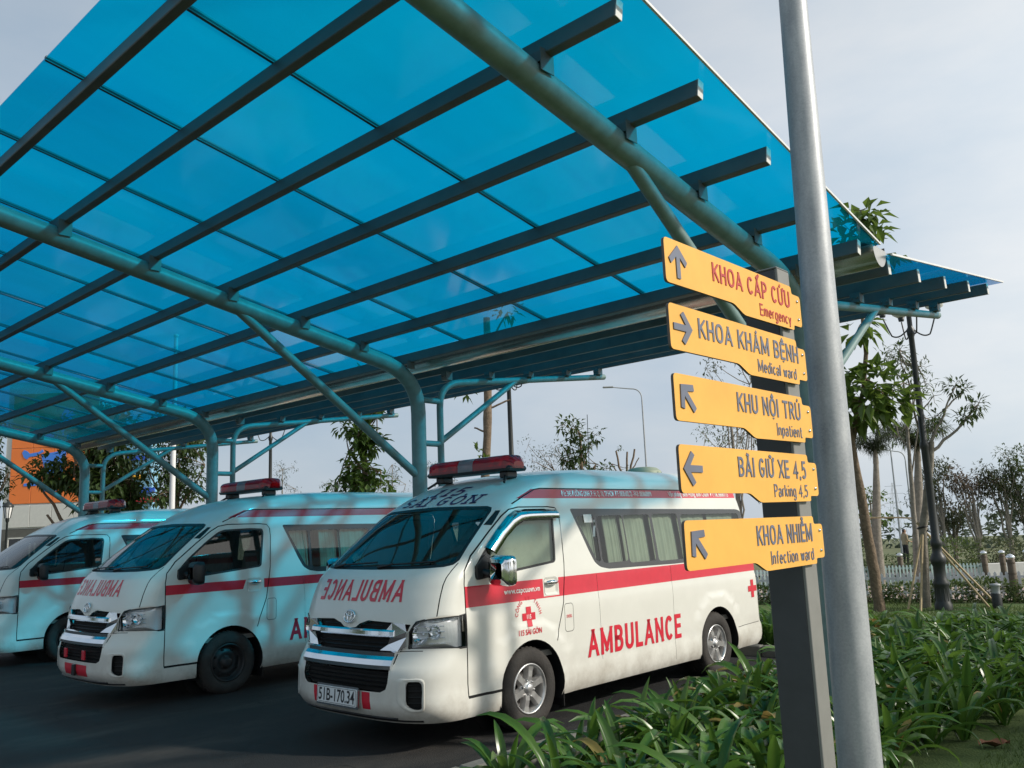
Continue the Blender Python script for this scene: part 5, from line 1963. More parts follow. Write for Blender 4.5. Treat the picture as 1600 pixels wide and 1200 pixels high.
f0 = Vector((-7.35, 18.62, 0))
fa, fb = f0 - dr * 9.0, f0 + dr * 7.0
fence('picket_fence', 'nearer low white picket fence behind the shrubs and lawn', fa, fb, .56, .105, .052, 'fence_white', True, (.28, .80))
fence('picket_fence', 'farther pale green picket fence along the road side', (-17.0, 17.9), (-7.15, 27.08), .52, .10, .045, 'fence_green', False, (.2, .82))
wl = MB()
wl.bbox((0, 0, .2), (6.5, .16, .56), .01)
o = build(wl, 'low_wall', 'wall_white')
o.location = (-5.2, 30.6, gz(5.2, 30.6)); o.rotation_euler = (0, 0, .75)
tag(o, 'low white wall beyond the pale green fence at the far right', 'wall')

def bollard(loc, label):
    t = thing('bollard', label, 'bollard', loc, 0, 'brown posts with silver caps along the path')
    mb = MB()
    mb.lathe([(.075, 0), (.075, .72), (.06, .74)], 12)
    for z in (.2, .45, .66):
        mb.lathe([(.079, z), (.079, z + .03)], 12)
    build(mb, 'post', 'brown_post', t)
    mb = MB()
    mb.lathe([(.06, .74), (.085, .76), (.085, .80), (.04, .84), (0, .85)], 12)
    build(mb, 'cap', 'chrome', t)
    return t
B0 = bollard((-4.67, 19.61, 0.02), 'nearest brown post with silver cap just behind the white fence')
for (x, y), lb_ in zip(((-7.04, 26.82), (-6.71, 27.32), (-6.2, 27.75), (-8.94, 25.77)), ('far brown capped post at the end of the pale green fence', 'middle far brown capped post in front of the low white wall', 'rightmost far brown capped post in front of the low white wall', 'far brown capped post beside the second palm trunk')):
    dup(B0, (x, y, gz(x, y)), 0.3, lb_)
bl = thing('bollard_light', 'short black garden light with a grey top on the lawn', 'garden light', (-4.45, 17.41, 0))
mb = MB()
mb.lathe([(.085, 0), (.085, .27), (.08, .28)], 14)
build(mb, 'post', 'lamp_black', bl)
mb = MB()
mb.lathe([(.07, .28), (.07, .40), (.09, .41), (.09, .44), (0, .45)], 14)
build(mb, 'lamp_head', 'street_pole', bl)

# pylon on the skyline
py_ = thing('pylon', 'faint lattice power pylon on the far skyline between the palms', 'pylon', (-57.5, 166.5, gz(57, 166)))
mb = MB()
for lv in range(7):
    w0, w1 = 1.4 * (1 - lv / 8), 1.4 * (1 - (lv + 1) / 8)
    z0, z1 = lv * 1.6, (lv + 1) * 1.6
    for sx in (-1, 1):
        for sy in (-1, 1):
            mb.tube([(sx * w0, sy * w0, z0), (sx * w1, sy * w1, z1)], .035, 4)
            mb.tube([(sx * w0, sy * w0, z0), (-sx * w1, sy * w1, z1)], .018, 4)
for z in (7.5, 9.2, 10.6):
    mb.tube([(-1.6, 0, z), (1.6, 0, z)], .03, 4)
build(mb, 'lattice', 'pale_steel', py_)

# ------------------------------------------------------------------ the buildings on the left
RV = Vector((.733, .680, 0)).normalized()
ANG = math.atan2(RV.y, RV.x)
bd = thing('orange_building', 'orange clad building with a blue mural figure behind the left trees', 'building', (-46.85, 14.36, 0), ANG)
# local: x to the right along the facade, y away from the viewer, z up
mb = MB()
mb.box((2.1, 1.1, 5.0), (4.5, 2.0, 10.0))
build(mb, 'wall', 'panel_white', bd)
pm = MB(); pm.bbox((0, 0, 0), (1.04, .05, 1.34), .01)
pme = pm.mesh('cladding_panel', 'orange_panel')
for i in range(4):
    for j in range(4):
        o = link('cladding_panel', pme, bd)
        o.location = (.10 + .56 + i * 1.06, .06, 3.96 + .68 + j * 1.36)
pm = MB(); pm.bbox((0, 0, 0), (1.04, .05, 1.06), .01)
pme = pm.mesh('fascia_panel', 'panel_white')
for i in range(4):
    o = link('fascia_panel', pme, bd)
    o.location = (.66 + i * 1.06, .06, 3.36)
mb = MB()
mb.box((2.1, .09, 1.40), (4.48, .03, 2.74))
build(mb, 'shopfront', 'facade_dark', bd)
for i in range(3):
    mb = MB()
    mb.box((.75 + i * 1.3, .06, 1.25), (1.0, .04, 2.1))
    f_ = build(mb, 'window', 'building_glass', bd)
    mb = MB()
    for dx in (-.53, .53):
        mb.box((.75 + i * 1.3 + dx, .04, 1.25), (.06, .06, 2.2))
    mb.box((.75 + i * 1.3, .04, 2.33), (1.12, .06, .06))
    build(mb, 'frame', 'panel_white', f_)
XP = lambda px: .0311 * (px - 8)
ZP = lambda py: 3.98 + (788 - py) * .0311
mb = MB()
def blob(pts):
    MM = Matrix(((1, 0, 0, 0), (0, 0, -1, .034), (0, 1, 0, 0), (0, 0, 0, 1)))
    mb.prism([(XP(x), ZP(y)) for x, y in pts], .02, MM)
blob([(38, 688), (150, 660), (170, 705), (120, 700), (78, 702)][::-1])
blob([(30, 708), (33, 704), (38, 706), (42, 710), (56, 708), (62, 704), (64, 708), (52, 714), (42, 715), (38, 719), (33, 716)][::-1])
blob([(35, 757), (46, 756), (50, 748), (56, 748), (55, 761), (35, 761)][::-1])
blob([(60, 712), (100, 706), (96, 745), (70, 748)][::-1])
blob([(66, 766), (76, 764), (82, 752), (90, 753), (86, 770), (66, 770)][::-1])
blob([(95, 640), (115, 640), (122, 652), (115, 664), (95, 664), (88, 652)][::-1])
build(mb, 'mural', 'mural_blue', bd)

tw = thing('glazed_tower', 'pale blue glazed stair tower with blue and red bands behind the tree', 'tower', (-50.6, 21.5, 0), ANG)
mb = MB()
mb.box((.70, .7, 4.2), (2.0, 1.3, 8.4))
build(mb, 'wall', 'tower_blue', tw)
for j in range(6):
    for i in range(2):
        mb = MB()
        mb.box((.23 + i * 1.04, .02, .8 + j * 1.34), (.96, .06, 1.24))
        build(mb, 'window', 'tower_blue', tw)
for z, m_, x0, x1, hh in ((6.76, 'deep_blue', -.45, 1.5, .30), (4.85, 'deep_blue', -.6, 2.0, .34), (4.33, 'band_red', -.4, 2.9, .30), (8.5, 'deep_blue', -.45, 2.0, .3)):
    mb = MB()
    mb.bbox(((x0 + x1) / 2, -.06, z), (x1 - x0, .14, hh), .02)
    build(mb, 'band', m_, tw)
mb = MB()
mb.lathe([(0, -.10), (.3, -.08), (.42, 0), (.3, .12), (0, .16)], 14, Matrix.Translation((1.05, -.2, 5.62)))
build(mb, 'yellow_canopy', 'sun_yellow', tw)

# ------------------------------------------------------------------ trees
def leaf_add(mb, p, d, up, L, W, mi=0, fold=.25):
    """one folded, pointed leaf"""
    d = d.normalized()
    s = d.cross(up)
    if s.length < 1e-4:
        s = d.cross(Vector((1, 0, 0)))
    s.normalize()
    n_ = s.cross(d)
    m1 = p + d * L * .45
    o = len(mb.v)
    droop = Vector((0, 0, -L * .12))
    for q in (p, m1 + s * W / 2 + n_ * W * fold, m1 - s * W / 2 + n_ * W * fold, p + d * L + droop, m1):
        mb.v.append((q.x, q.y, q.z))
    mb.f.append((o, o + 4, o + 3, o + 1)); mb.f.append((o, o + 2, o + 3, o + 4))
    mb.mi += [mi, mi]; mb.sm += [False, False]
def rdir(rnd):
    while True:
        v_ = Vector((rnd.uniform(-1, 1), rnd.uniform(-1, 1), rnd.uniform(-1, 1)))
        if .05 < v_.length < 1:
            return v_.normalized()
def clump(mb, rnd, c, r, n_, L, W, out=.7, droop=.2, squash=1.0, shell=.35):
    c = Vector(c)
    for _ in range(n_):
        d = rdir(rnd)
        rr = r * (shell + (1 - shell) * rnd.random() ** .6)
        p = c + Vector((d.x * rr, d.y * rr, d.z * rr * squash))
        dd = (d * out + rdir(rnd) * .7 + Vector((0, 0, -droop)))
        leaf_add(mb, p, dd, Vector((0, 0, 1)), L * rnd.uniform(.7, 1.2), W * rnd.uniform(.8, 1.2))
def limb(mb, rnd, a, b, r0, r1, wob=.06, n_=5, seg=8):
    a = Vector(a); b = Vector(b)
    L = (b - a).length
    pts = [a.lerp(b, k / n_) + (rdir(rnd) * wob * L * (0 if k in (0,) else 1) * .5) for k in range(n_ + 1)]
    pts[-1] = b
    mb.tube(pts, [r0 + (r1 - r0) * k / n_ for k in range(n_ + 1)], seg)
def tree(label, loc, trunk, limbs, clumps, bark='bark', leaf='mid_leaf', name='tree', L=.16, W=.07, seed=1, droop=.2, out=.7, group=None, squash=1.0, rz=0, twigs=True):
    """trunk: list of (x, y, z, r); limbs: (a, b, r0, r1); clumps: (c, r, n)"""
    rnd = random.Random(seed)
    t = thing(name, label, 'tree' if 'palm' not in name else 'palm tree', loc, rz, group)
    mb = MB()
    pts = []; rs = []
    for i, (x, y, z, r) in enumerate(trunk):
        pts.append((x, y, z)); rs.append(r)
    # extra knobbly rings
    P2, R2 = [], []
    for i in range(len(pts) - 1):
        for k in range(5):
            u = k / 5
            q = Vector(pts[i]).lerp(Vector(pts[i + 1]), u)
            r = rs[i] + (rs[i + 1] - rs[i]) * u
            P2.append(q + Vector((rnd.uniform(-1, 1), rnd.uniform(-1, 1), 0)) * r * .12 * (1 if i or k else 0)); R2.append(r * rnd.uniform(.93, 1.1))
    P2.append(Vector(pts[-1])); R2.append(rs[-1])
    mb.tube(P2, R2, 10)
    for a, b, r0, r1 in limbs:
        limb(mb, rnd, a, b, r0, r1)
    if twigs:
        tops = [Vector(b) for a, b, r0, r1 in limbs] + [Vector(pts[-1])]
        for c, r, n_ in clumps:
            c = Vector(c)
            q = min(tops, key=lambda p: (p - c).length)
            limb(mb, rnd, q, c, .018, .008, .1, 3, 5)
            for _ in range(3):
                limb(mb, rnd, c, c + rdir(rnd) * r * .8, .008, .004, .1, 2, 4)
    build(mb, 'trunk', bark, t)
    mb = MB()
    for c, r, n_ in clumps:
        clump(mb, rnd, c, r, n_, L, W, out, droop, squash)
    build(mb, 'crown', leaf, t)
    return t

def scatter(rnd, n_, cx, cy, z0, z1, rx, cnt, r=(.25, .45)):
    return [((cx + rnd.gauss(0, .5) * rx, cy + rnd.gauss(0, .5) * rx, rnd.uniform(z0, z1)), rnd.uniform(*r), cnt) for _ in range(n_)]

# large-leaved tree, pruned trunk with bunches of new leaves
rnd = random.Random(11)
tree('large leaved tree with a bent pruned trunk right beside the lamp pole', (-6.09, 16.26, 0),
     [(0, 0, 0, .105), (.0, -.12, .9, .09), (.02, -.35, 1.9, .08), (.04, -.70, 3.35, .07)],
     [((.03, -.62, 3.0), (.35, -.5, 4.2), .06, .035), ((.35, -.5, 4.2), (.62, -.85, 6.4), .045, .02), ((.03, -.62, 3.0), (.0, -.85, 3.9), .045, .02), ((.62, -.85, 6.4), (.80, -.95, 7.0), .02, .012), ((.0, -.3, 1.7), (-.18, -.3, 2.9), .03, .02)],
     [((.55, -.45, 4.05), .42, 60), ((.30, -.60, 3.75), .45, 70), ((.75, -.35, 3.75), .36, 46), ((.05, -.75, 4.15), .40, 50), ((-.10, -.8, 3.6), .38, 46), ((.45, -.5, 3.6), .30, 24),
      ((.50, -.85, 5.1), .28, 26), ((.70, -.9, 6.5), .38, 44), ((.90, -.95, 6.9), .30, 30), ((.55, -.95, 6.85), .30, 30), ((1.0, -.95, 6.3), .28, 26), ((.80, -1.0, 7.15), .22, 16)],
     'bark', 'big_leaf', L=.33, W=.17, seed=3, droop=.15)

def palm(label, loc, h, top, seed, group):
    rnd = random.Random(seed)
    t = thing('palm_tree', label, 'palm tree', loc, 0, group)
    mb = MB()
    mb.tube([(0, 0, 0), (.05, 0, h * .4), (.16, .1, h * .8), (.2, .15, h)], [.17, .13, .10, .07], 12)
    mb.tube([(.2, .15, h), (.22, .16, h + .5)], [.08, .05], 10)
    build(mb, 'trunk', 'bark_grey', t)
    mb = MB()
    c = Vector((.22, .16, h + .25))
    for k in range(11):
        a = 2 * PI * k / 11 + rnd.uniform(-.2, .2)
        el = rnd.uniform(1.0, 1.42)
        ln_ = top * rnd.uniform(.95, 1.3)
        p = c.copy()
        pts = [p.copy()]
        d = Vector((math.cos(a) * math.cos(el), math.sin(a) * math.cos(el), math.sin(el)))
        for i in range(10):
            p = p + d * ln_ / 10
            d = (d + Vector((math.cos(a) * .07, math.sin(a) * .07, -.15))).normalized()
            pts.append(p.copy())
        mb.tube(pts, [.018 * (1 - i / 12) for i in range(11)], 5)
        for i in range(2, 11):
            for _ in range(16):
                q = pts[i - 1].lerp(pts[i], rnd.random())
                ax = (pts[i] - pts[i - 1]).normalized()
                dd = rdir(rnd) * .9 + ax * .6 + Vector((0, 0, -.25))
                leaf_add(mb, q, dd, Vector((0, 0, 1)), .30 * rnd.uniform(.7, 1.15), .02)
    build(mb, 'crown', 'palm_leaf', t)
    return t
palm('palm tree with a slim trunk farther back, left of the two palms', (-9.24, 24.86, gz(9.24, 24.86)), 3.35, 1.05, 5, 'young palms behind the fence')
palm('palm tree with a thicker trunk, nearer and right of the two palms', (-7.03, 21.45, gz(7, 21.4)), 3.05, .98, 8, 'young palms behind the fence')

# staked tree with bare branches and tufts of leaves at the tips
T = [(-.0, 0, 0, .075), (.10, -.05, 1.4, .07), (.42, -.2, 2.6, .055), (.50, -.24, 3.03, .048)]
tips = [(.93, -.05, 4.0), (1.06, .10, 3.95), (1.24, .30, 3.70), (.98, .12, 3.42), (1.10, .2, 3.50), (.62, -.15, 3.5), (.3, -.3, 4.3), (.15, -.3, 4.8)]
rnd = random.Random(4)
t = tree('slender staked tree with bare forked branches and leaf tufts at their tips', (-5.57, 17.15, 0), T,
     [((.50, -.24, 3.03), (.78, -.12, 3.62), .032, .02), ((.78, -.12, 3.62), (.93, -.05, 3.95), .018, .01), ((.78, -.12, 3.62), (1.04, .08, 3.9), .018, .01), ((.48, -.22, 2.85), (.95, .08, 3.3), .032, .02), ((.95, .08, 3.3), (1.22, .28, 3.65), .02, .01), ((.95, .08, 3.3), (1.05, .15, 3.45), .015, .01),
      ((.44, -.2, 2.7), (.28, -.3, 3.6), .035, .02), ((.28, -.3, 3.6), (.15, -.3, 4.75), .02, .01)],
     [(p, .13, 26) for p in tips] + [((.98, -.0, 4.05), .14, 26), ((1.16, .22, 3.62), .15, 30), ((1.0, .15, 3.5), .14, 24), ((.35, -.3, 4.05), .15, 18), ((.55, -.2, 3.3), .1, 8)], 'bark_grey', 'mid_leaf', L=.15, W=.045, seed=6, droop=.0, out=1.2)
tie = Vector((-5.57 + .11, 17.15 - .06, 1.45))
stk = [(-5.69, 16.49), (-5.44, 16.40), (-4.64, 17.62), (-4.50, 17.72)]
slab = ['leftmost bamboo stake propping the slender tree', 'second bamboo stake from the left propping the slender tree', 'inner of the two bamboo stakes leaning in from the right', 'outer of the two bamboo stakes leaning in from the right']
for (x, y), lb_ in zip(stk, slab):
    mb = MB()
    b_ = Vector((x, y, 0)); tp = tie + (tie - b_).normalized() * .15
    mb.tube([b_, b_.lerp(tp, .5), tp], [.022, .02, .018], 8)
    tag(build(mb, 'bamboo_stake', 'bamboo'), lb_, 'stake', 'bamboo stakes round the slender tree')
mb = MB()
mb.tube([tie + Vector((.085 * math.cos(k * .7), .085 * math.sin(k * .7), -.04 + .01 * k)) for k in range(12)], .018, 6)
tag(build(mb, 'rope_tie', 'black_plastic'), 'dark rope binding the stakes to the slender tree', 'rope')
mb = MB()
mb.tube([(-9.3, 21.9, 1.72), (-7.9, 23.0, 1.66), (-6.75, 21.9, 1.60)], .022, 6)
tag(build(mb, 'bamboo_rail', 'bamboo'), 'horizontal bamboo rail tying the palm trunks together', 'rail')

# airy tree behind the black lamp
rnd = random.Random(21)
tree('fine leaved airy tree crown seen behind the black street lamp', (-6.55, 19.9, 0), [(0, 0, 0, .06), (.05, 0, 1.8, .05), (.12, -.05, 3.3, .035), (.2, -.15, 4.6, .02)],
     [((.1, 0, 2.6), (.45, -.1, 3.9), .02, .01), ((.12, 0, 3.0), (-.25, -.2, 4.2), .02, .01), ((.15, 0, 3.6), (.5, 0, 4.9), .015, .008)],
     scatter(rnd, 18, .2, -.15, 3.4, 5.3, .75, 26, (.16, .28)), 'bark_grey', 'mid_leaf', L=.17, W=.035, seed=9, droop=.1)

# right-hand group far off: thin stems with open crowns
far = [(-12.35, 41.3, 4.7, 0, 'dull_leaf', 'small open crowned tree nearest the black lamp in the far group'), (-11.1, 41.7, 4.3, 1, 'dry_twig', 'brownish almost leafless tree in the middle of the far group'),
       (-10.05, 42.6, 4.6, 2, 'dull_leaf', 'tall thin stemmed tree right of the brownish one'), (-9.2, 43.2, 4.9, 3, 'mid_leaf', 'dense tall tree at the right edge of the picture'), (-8.2, 43.9, 4.8, 4, 'dull_leaf', 'tree just past the right edge of the far group'),
       (-9.9, 45.5, 3.8, 5, 'dull_leaf', 'low tree behind the tall thin stemmed one'), (-12.9, 44.6, 3.0, 6, 'dull_leaf', 'low bushy tree at the left of the far group')]
for x, y, h, sd, lf, lab in far:
    rnd = random.Random(40 + sd)
    g0 = gz(x, y)
    limbs, cl = [], []
    for k in range(7):
        a = rnd.uniform(0, 2 * PI)
        b0 = (rnd.uniform(-.05, .05), rnd.uniform(-.05, .05), h * rnd.uniform(.12, .3))
        e = (math.cos(a) * rnd.uniform(.3, .85), math.sin(a) * rnd.uniform(.3, .85), h * rnd.uniform(.75, .95))
        limbs.append((b0, e, .05, .015))
        for q in range(3):
            cl.append(((e[0] + rnd.gauss(0, .22), e[1] + rnd.gauss(0, .22), e[2] + rnd.uniform(-h * .18, h * .07)), rnd.uniform(.26, .46), 46 if lf != 'dry_twig' else 40))
        if lf != 'dry_twig':
            cl.append(((e[0] * .8, e[1] * .8, h * rnd.uniform(.5, .7)), rnd.uniform(.25, .38), 30))
    tree(lab, (x, y, g0), [(0, 0, 0, .11), (.03, 0, h * .35, .08), (.02, .03, h * .8, .03)], limbs, cl, 'bark_grey', lf, L=.20, W=.07, seed=60 + sd, group='thin stemmed trees beyond the white wall')

rnd = random.Random(5)
tree('small round bushy tree between the two palm trunks', (-13.0, 34.85, gz(13, 34.8)), [(0, 0, 0, .08), (0, 0, 1.2, .06), (.02, 0, 2.6, .03)], [((0, 0, 1.3), (.4, .2, 1.9), .03, .01), ((0, 0, 1.6), (-.35, .1, 2.2), .03, .01)],
     scatter(rnd, 16, 0, 0, 1.35, 3.1, .7, 26, (.22, .36)), 'bark_grey', 'big_leaf', L=.17, W=.09, seed=12)
rnd = random.Random(171)  # tree out of view, put in for its shadow on the grass
tree('broad tree on the lawn added just outside the right edge to shade the grass', (5.4, 11.2, 0), [(0, 0, 0, .16), (.05, 0, 1.6, .13), (0, .1, 4.2, .06)], [((0, 0, 2.2), (1.1, .5, 4.0), .06, .02), ((0, 0, 2.4), (-1.0, -.5, 4.2), .06, .02), ((0, 0, 2.8), (.2, 1.0, 4.4), .05, .02), ((0, 0, 2.0), (-.2, -1.1, 4.0), .05, .02)],
     scatter(rnd, 52, 0, 0, 2.7, 4.9, 1.6, 46, (.36, .55)), 'bark', 'big_leaf', L=.30, W=.15, seed=172, droop=.35)
# trees seen between the yellow signs
for i, (x, y, z0, z1, n_, lab, lf) in enumerate(((-13.1, 24.3, 3.6, 6.9, 26, 'sparse fine leaved tree seen between the yellow sign panels', 'dull_leaf'), (-15.2, 27.2, 3.0, 5.3, 18, 'darker small tree at the left ends of the sign panels', 'mid_leaf'), (-12.2, 26.7, 2.6, 4.9, 20, 'thin tree seen beside the sign post', 'dull_leaf'))):
    rnd = random.Random(80 + i)
    g0 = gz(x, y)
    limbs = []
    for k in range(5):
        a = rnd.uniform(0, 2 * PI)
        limbs.append(((0, 0, rnd.uniform(1.0, 2.4)), (math.cos(a) * .8, math.sin(a) * .8, rnd.uniform(z0, z1 * .9)), .035, .012))
    tree(lab, (x, y, g0), [(0, 0, 0, .10), (.06, .02, 2.0, .075), (.0, .05, z1 * .85, .03)], limbs, scatter(rnd, n_, 0, 0, z0, z1, 1.25, 24, (.2, .38)), 'bark_grey', lf, L=.15, W=.045, seed=90 + i, group='slim trees behind the way-finding sign')
# trees over the front ambulance
rnd = random.Random(31)
tree('olive fine leaved round tree above the front ambulance roof', (-23.2, 27.8, gz(23, 27.8)), [(0, 0, 0, .13), (0, 0, 2.2, .1), (.05, 0, 4.4, .05)], [((0, 0, 2.2), (.7, .3, 3.9), .05, .02), ((0, 0, 2.4), (-.7, -.2, 4.0), .05, .02), ((0, 0, 3.0), (.2, .4, 4.9), .04, .015)],
     scatter(rnd, 44, 0, 0, 3.1, 5.7, 1.15, 34, (.26, .44)), 'bark', 'dull_leaf', L=.13, W=.04, seed=32)
tree('dark large leaved tree behind the olive one above the ambulance roof', (-20.4, 26.0, gz(20, 26)), [(0, 0, 0, .12), (0, 0, 2.5, .09), (.02, .03, 5.6, .04)], [((0, 0, 3.0), (.5, .3, 4.4), .04, .015), ((0, 0, 3.6), (-.45, -.3, 5.0), .04, .015), ((0, 0, 4.2), (.35, .35, 5.4), .03, .012)],
     scatter(random.Random(33), 24, .05, 0, 3.4, 6.2, .62, 28, (.26, .42)), 'bark', 'mid_leaf', L=.26, W=.11, seed=34)
tree('pruned tree with bare upright stubs left of the roof ventilator', (-19.8, 28.0, gz(20, 28)), [(0, 0, 0, .12), (0, 0, 2.6, .10), (.0, 0, 3.6, .09)],
     [((0, 0, 3.4), (-.22, -.2, 5.0), .05, .035), ((0, 0, 3.4), (.10, .1, 4.95), .05, .035), ((0, 0, 3.4), (.32, .3, 5.05), .05, .035), ((.1, .1, 4.0), (.42, .42, 4.7), .03, .02), ((0, 0, 3.3), (-.35, -.35, 4.5), .04, .02)],
     [((-.45, -.4, 4.35), .25, 30), ((-.5, -.45, 3.9), .25, 30), ((.05, .05, 4.3), .12, 10), ((-.05, -.1, 5.1), .1, 8)], 'bark', 'mid_leaf', L=.16, W=.06, seed=36)
tree('narrow tree clad in leaves behind the second ambulance', (-16.9, 13.0, 0), [(0, 0, 0, .09), (.05, .02, 2.6, .07), (.02, .0, 5.4, .04)], [((0, 0, 2.9), (.35, .25, 3.3), .03, .01), ((0, 0, 3.3), (-.3, -.2, 3.8), .03, .01), ((0, 0, 4.0), (.3, .2, 4.6), .03, .01)],
     scatter(random.Random(41), 15, .05, 0, 2.85, 3.6, .50, 26, (.22, .34)) + scatter(random.Random(42), 22, .05, 0, 3.7, 5.6, .40, 26, (.2, .32)), 'bark', 'big_leaf', L=.26, W=.13, seed=43, droop=.35)
tree('bare pruned trunk with a few cut branches behind the light bar', (-12.55, 12.75, 0), [(0, 0, 0, .13), (.02, 0, 2.6, .095), (.12, .08, 4.4, .085), (.14, .1, 6.2, .07)],
     [((.11, .07, 4.25), (.46, .40, 4.42), .022, .018), ((.10, .05, 3.75), (-.10, -.14, 3.86), .022, .016), ((.14, .1, 4.6), (-.18, -.2, 4.75), .02, .012), ((.12, .1, 5.6), (.5, .4, 6.3), .03, .015)],
     [((-.22, -.24, 4.62), .14, 16), ((-.05, -.08, 3.35), .10, 10), ((.06, .0, 3.15), .08, 8), ((.5, .4, 6.4), .3, 40)], 'bark', 'big_leaf', L=.20, W=.09, seed=44, twigs=False)
# the big trees on the left, in front of the orange building
rnd = random.Random(51)
tree('big dark broad crowned tree in front of the orange building', (-31.3, 12.0, 0), [(0, 0, 0, .22), (.05, 0, 1.6, .18), (0, .1, 3.2, .13)], [((0, 0, 2.0), (1.3, 1.1, 4.0), .08, .03), ((0, 0, 1.8), (-1.3, -1.1, 4.1), .08, .03), ((0, .1, 3.0), (.3, .3, 5.5), .07, .03), ((0, 0, 2.6), (.8, -.6, 4.6), .06, .02), ((0, 0, 1.3), (-.9, -.8, 2.9), .06, .04)],
     scatter(rnd, 62, .45, .4, 3.75, 6.3, 1.25, 60, (.38, .62)) + scatter(rnd, 26, .8, .75, 3.0, 4.0, .95, 50, (.34, .55)) + scatter(rnd, 10, -.75, -.7, 4.0, 4.6, .6, 44, (.3, .5)), 'bark', 'mid_leaf', L=.30, W=.13, seed=52, droop=.4)
tree('medium tree behind the white pole left of the second ambulance', (-29.0, 14.0, 0), [(0, 0, 0, .16), (.05, 0, 2.0, .13), (.25, .2, 3.6, .09)], [((.1, .1, 2.4), (.9, .8, 4.4), .06, .02), ((0, 0, 2.4), (-.6, -.5, 4.4), .06, .02), ((.2, .2, 3.4), (.3, .2, 5.6), .05, .02)],
     scatter(rnd, 60, .2, .15, 3.3, 6.0, 1.1, 48, (.32, .50)), 'bark', 'hedge_leaf', L=.20, W=.09, seed=54, droop=.3)
tree('tree cut off by the left edge beside the orange building', (-33.9, 9.75, 0), [(0, 0, 0, .16), (.05, 0, 2.0, .13), (0, .1, 4.6, .06)], [((0, 0, 2.4), (.6, .5, 4.4), .05, .02), ((0, 0, 2.8), (-.6, -.5, 5.0), .05, .02)],
     scatter(rnd, 26, 0, 0, 3.0, 6.6, .75, 34, (.32, .5)), 'bark', 'hedge_leaf', L=.22, W=.10, seed=55, droop=.4)
# small pale trees on the skyline
for i, (x, y, h) in enumerate(((-52.5, 33.4, 7.2), (-50.2, 35.6, 6.0), (-49.0, 36.6, 6.2), (-46.8, 38.5, 7.2), (-45.3, 40.2, 6.8), (-43.6, 41.5, 5.6))):
    rnd = random.Random(70 + i)
    g0 = gz(x, y)
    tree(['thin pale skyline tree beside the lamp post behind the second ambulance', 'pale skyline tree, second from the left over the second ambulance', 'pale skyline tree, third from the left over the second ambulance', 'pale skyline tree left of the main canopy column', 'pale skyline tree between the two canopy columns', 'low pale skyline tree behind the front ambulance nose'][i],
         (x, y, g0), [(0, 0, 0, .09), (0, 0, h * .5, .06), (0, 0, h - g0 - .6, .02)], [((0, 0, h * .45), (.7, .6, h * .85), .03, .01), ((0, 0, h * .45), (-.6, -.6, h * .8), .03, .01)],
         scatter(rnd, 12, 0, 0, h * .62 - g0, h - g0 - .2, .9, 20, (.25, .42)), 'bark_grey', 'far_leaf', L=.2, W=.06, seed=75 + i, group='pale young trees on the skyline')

# unseen trees, mirrored in the windows, added to block pale horizon light
src_ = [o for o in bpy.data.objects if o.get('label', '').startswith('broad tree on the lawn')][0]
src2 = [o for o in bpy.data.objects if o.get('label', '').startswith('olive fine leaved')][0]
rnd = random.Random(8)
for i, (x, y, sc_) in enumerate(((13, -3, .95), (15.5, 3.5, 1.0), (14.5, 21, .9), (17, 28, 1.0), (9, -11, 1.05), (3.5, -15, 1.0), (-3, -17.5, 1.1), (-10, -18.5, 1.0), (-16.5, -19, 1.15), (-23.5, -18.5, 1.05), (-31, -16.5, 1.1), (-38, -10, 1.1), (-40, -2, 1.1))):
    o = dup(src_ if i % 3 else src2, (x, y, gz(x, y)), rnd.uniform(0, 6.2), 'leafy unseen tree on the open side, mirrored in windows and added to block horizon light', sc_ * 1.12)
    o['group'] = 'unseen trees added on the open side of the car park'

# shrubs, mounds, distant growth
def shrub(label, loc, rx, ry, h, n_, leaf, seed, L=.09, W=.05, group=None, name='shrub', rz=0):
    rnd = random.Random(seed)
    t = thing(name, label, 'shrub', loc, rz, group)
    mb = MB()
    for k in range(9):
        a = rnd.uniform(0, 2 * PI)
        limb(mb, rnd, (rnd.uniform(-.3, .3) * rx, rnd.uniform(-.3, .3) * ry, 0), (math.cos(a) * rx * .6, math.sin(a) * ry * .6, h * .75), .012, .004, .1, 3, 5)
    build(mb, 'stem', 'bark', t)
    mb = MB()
    for _ in range(n_):
        d = rdir(rnd)
        rr = .55 + .5 * rnd.random() ** .5
        k_ = 1 + .22 * noise.noise((d.x * 2.2 + seed, d.y * 2.2, d.z * 2.2))
        p = Vector((d.x * rx * rr * k_, d.y * ry * rr * k_, h * .48 + d.z * h * .5 * rr * k_))
        if p.z < .01:
            continue
        leaf_add(mb, p, d + rdir(rnd) * .8, Vector((0, 0, 1)), L * rnd.uniform(.7, 1.3), W * rnd.uniform(.8, 1.2))
    build(mb, 'foliage', leaf, t)
    return t
hd = Vector((2.7, 1.03, 0)).normalized()
for i in range(14):
    p = Vector((-11.6, 16.12, 0)) + hd * (i * .72)
    hh = random.Random(i).uniform(.36, .50)
    shrub('leafy low shrub in the row along the white picket fence', (p.x, p.y, 0), .46, .34, hh, 520, 'hedge_leaf', 100 + i, group='low shrubs along the white picket fence', rz=math.atan2(hd.y, hd.x))
shrub('round clipped green mound left of the thin stemmed trees', (-11.0, 37.2, gz(11, 37)), 1.1, 1.1, 1.25, 900, 'hedge_leaf', 130, .14, .08)
shrub('round clipped green mound right of the first mound', (-9.6, 38.5, gz(10, 38)), 1.2, 1.2, 1.15, 900, 'dull_leaf', 131, .14, .08)
shrub('long low clipped bush in front of the standing person', (-11.6, 33.2, gz(11, 33)), 1.5, .8, .65, 900, 'hedge_leaf', 132, .12, .07, rz=.7)
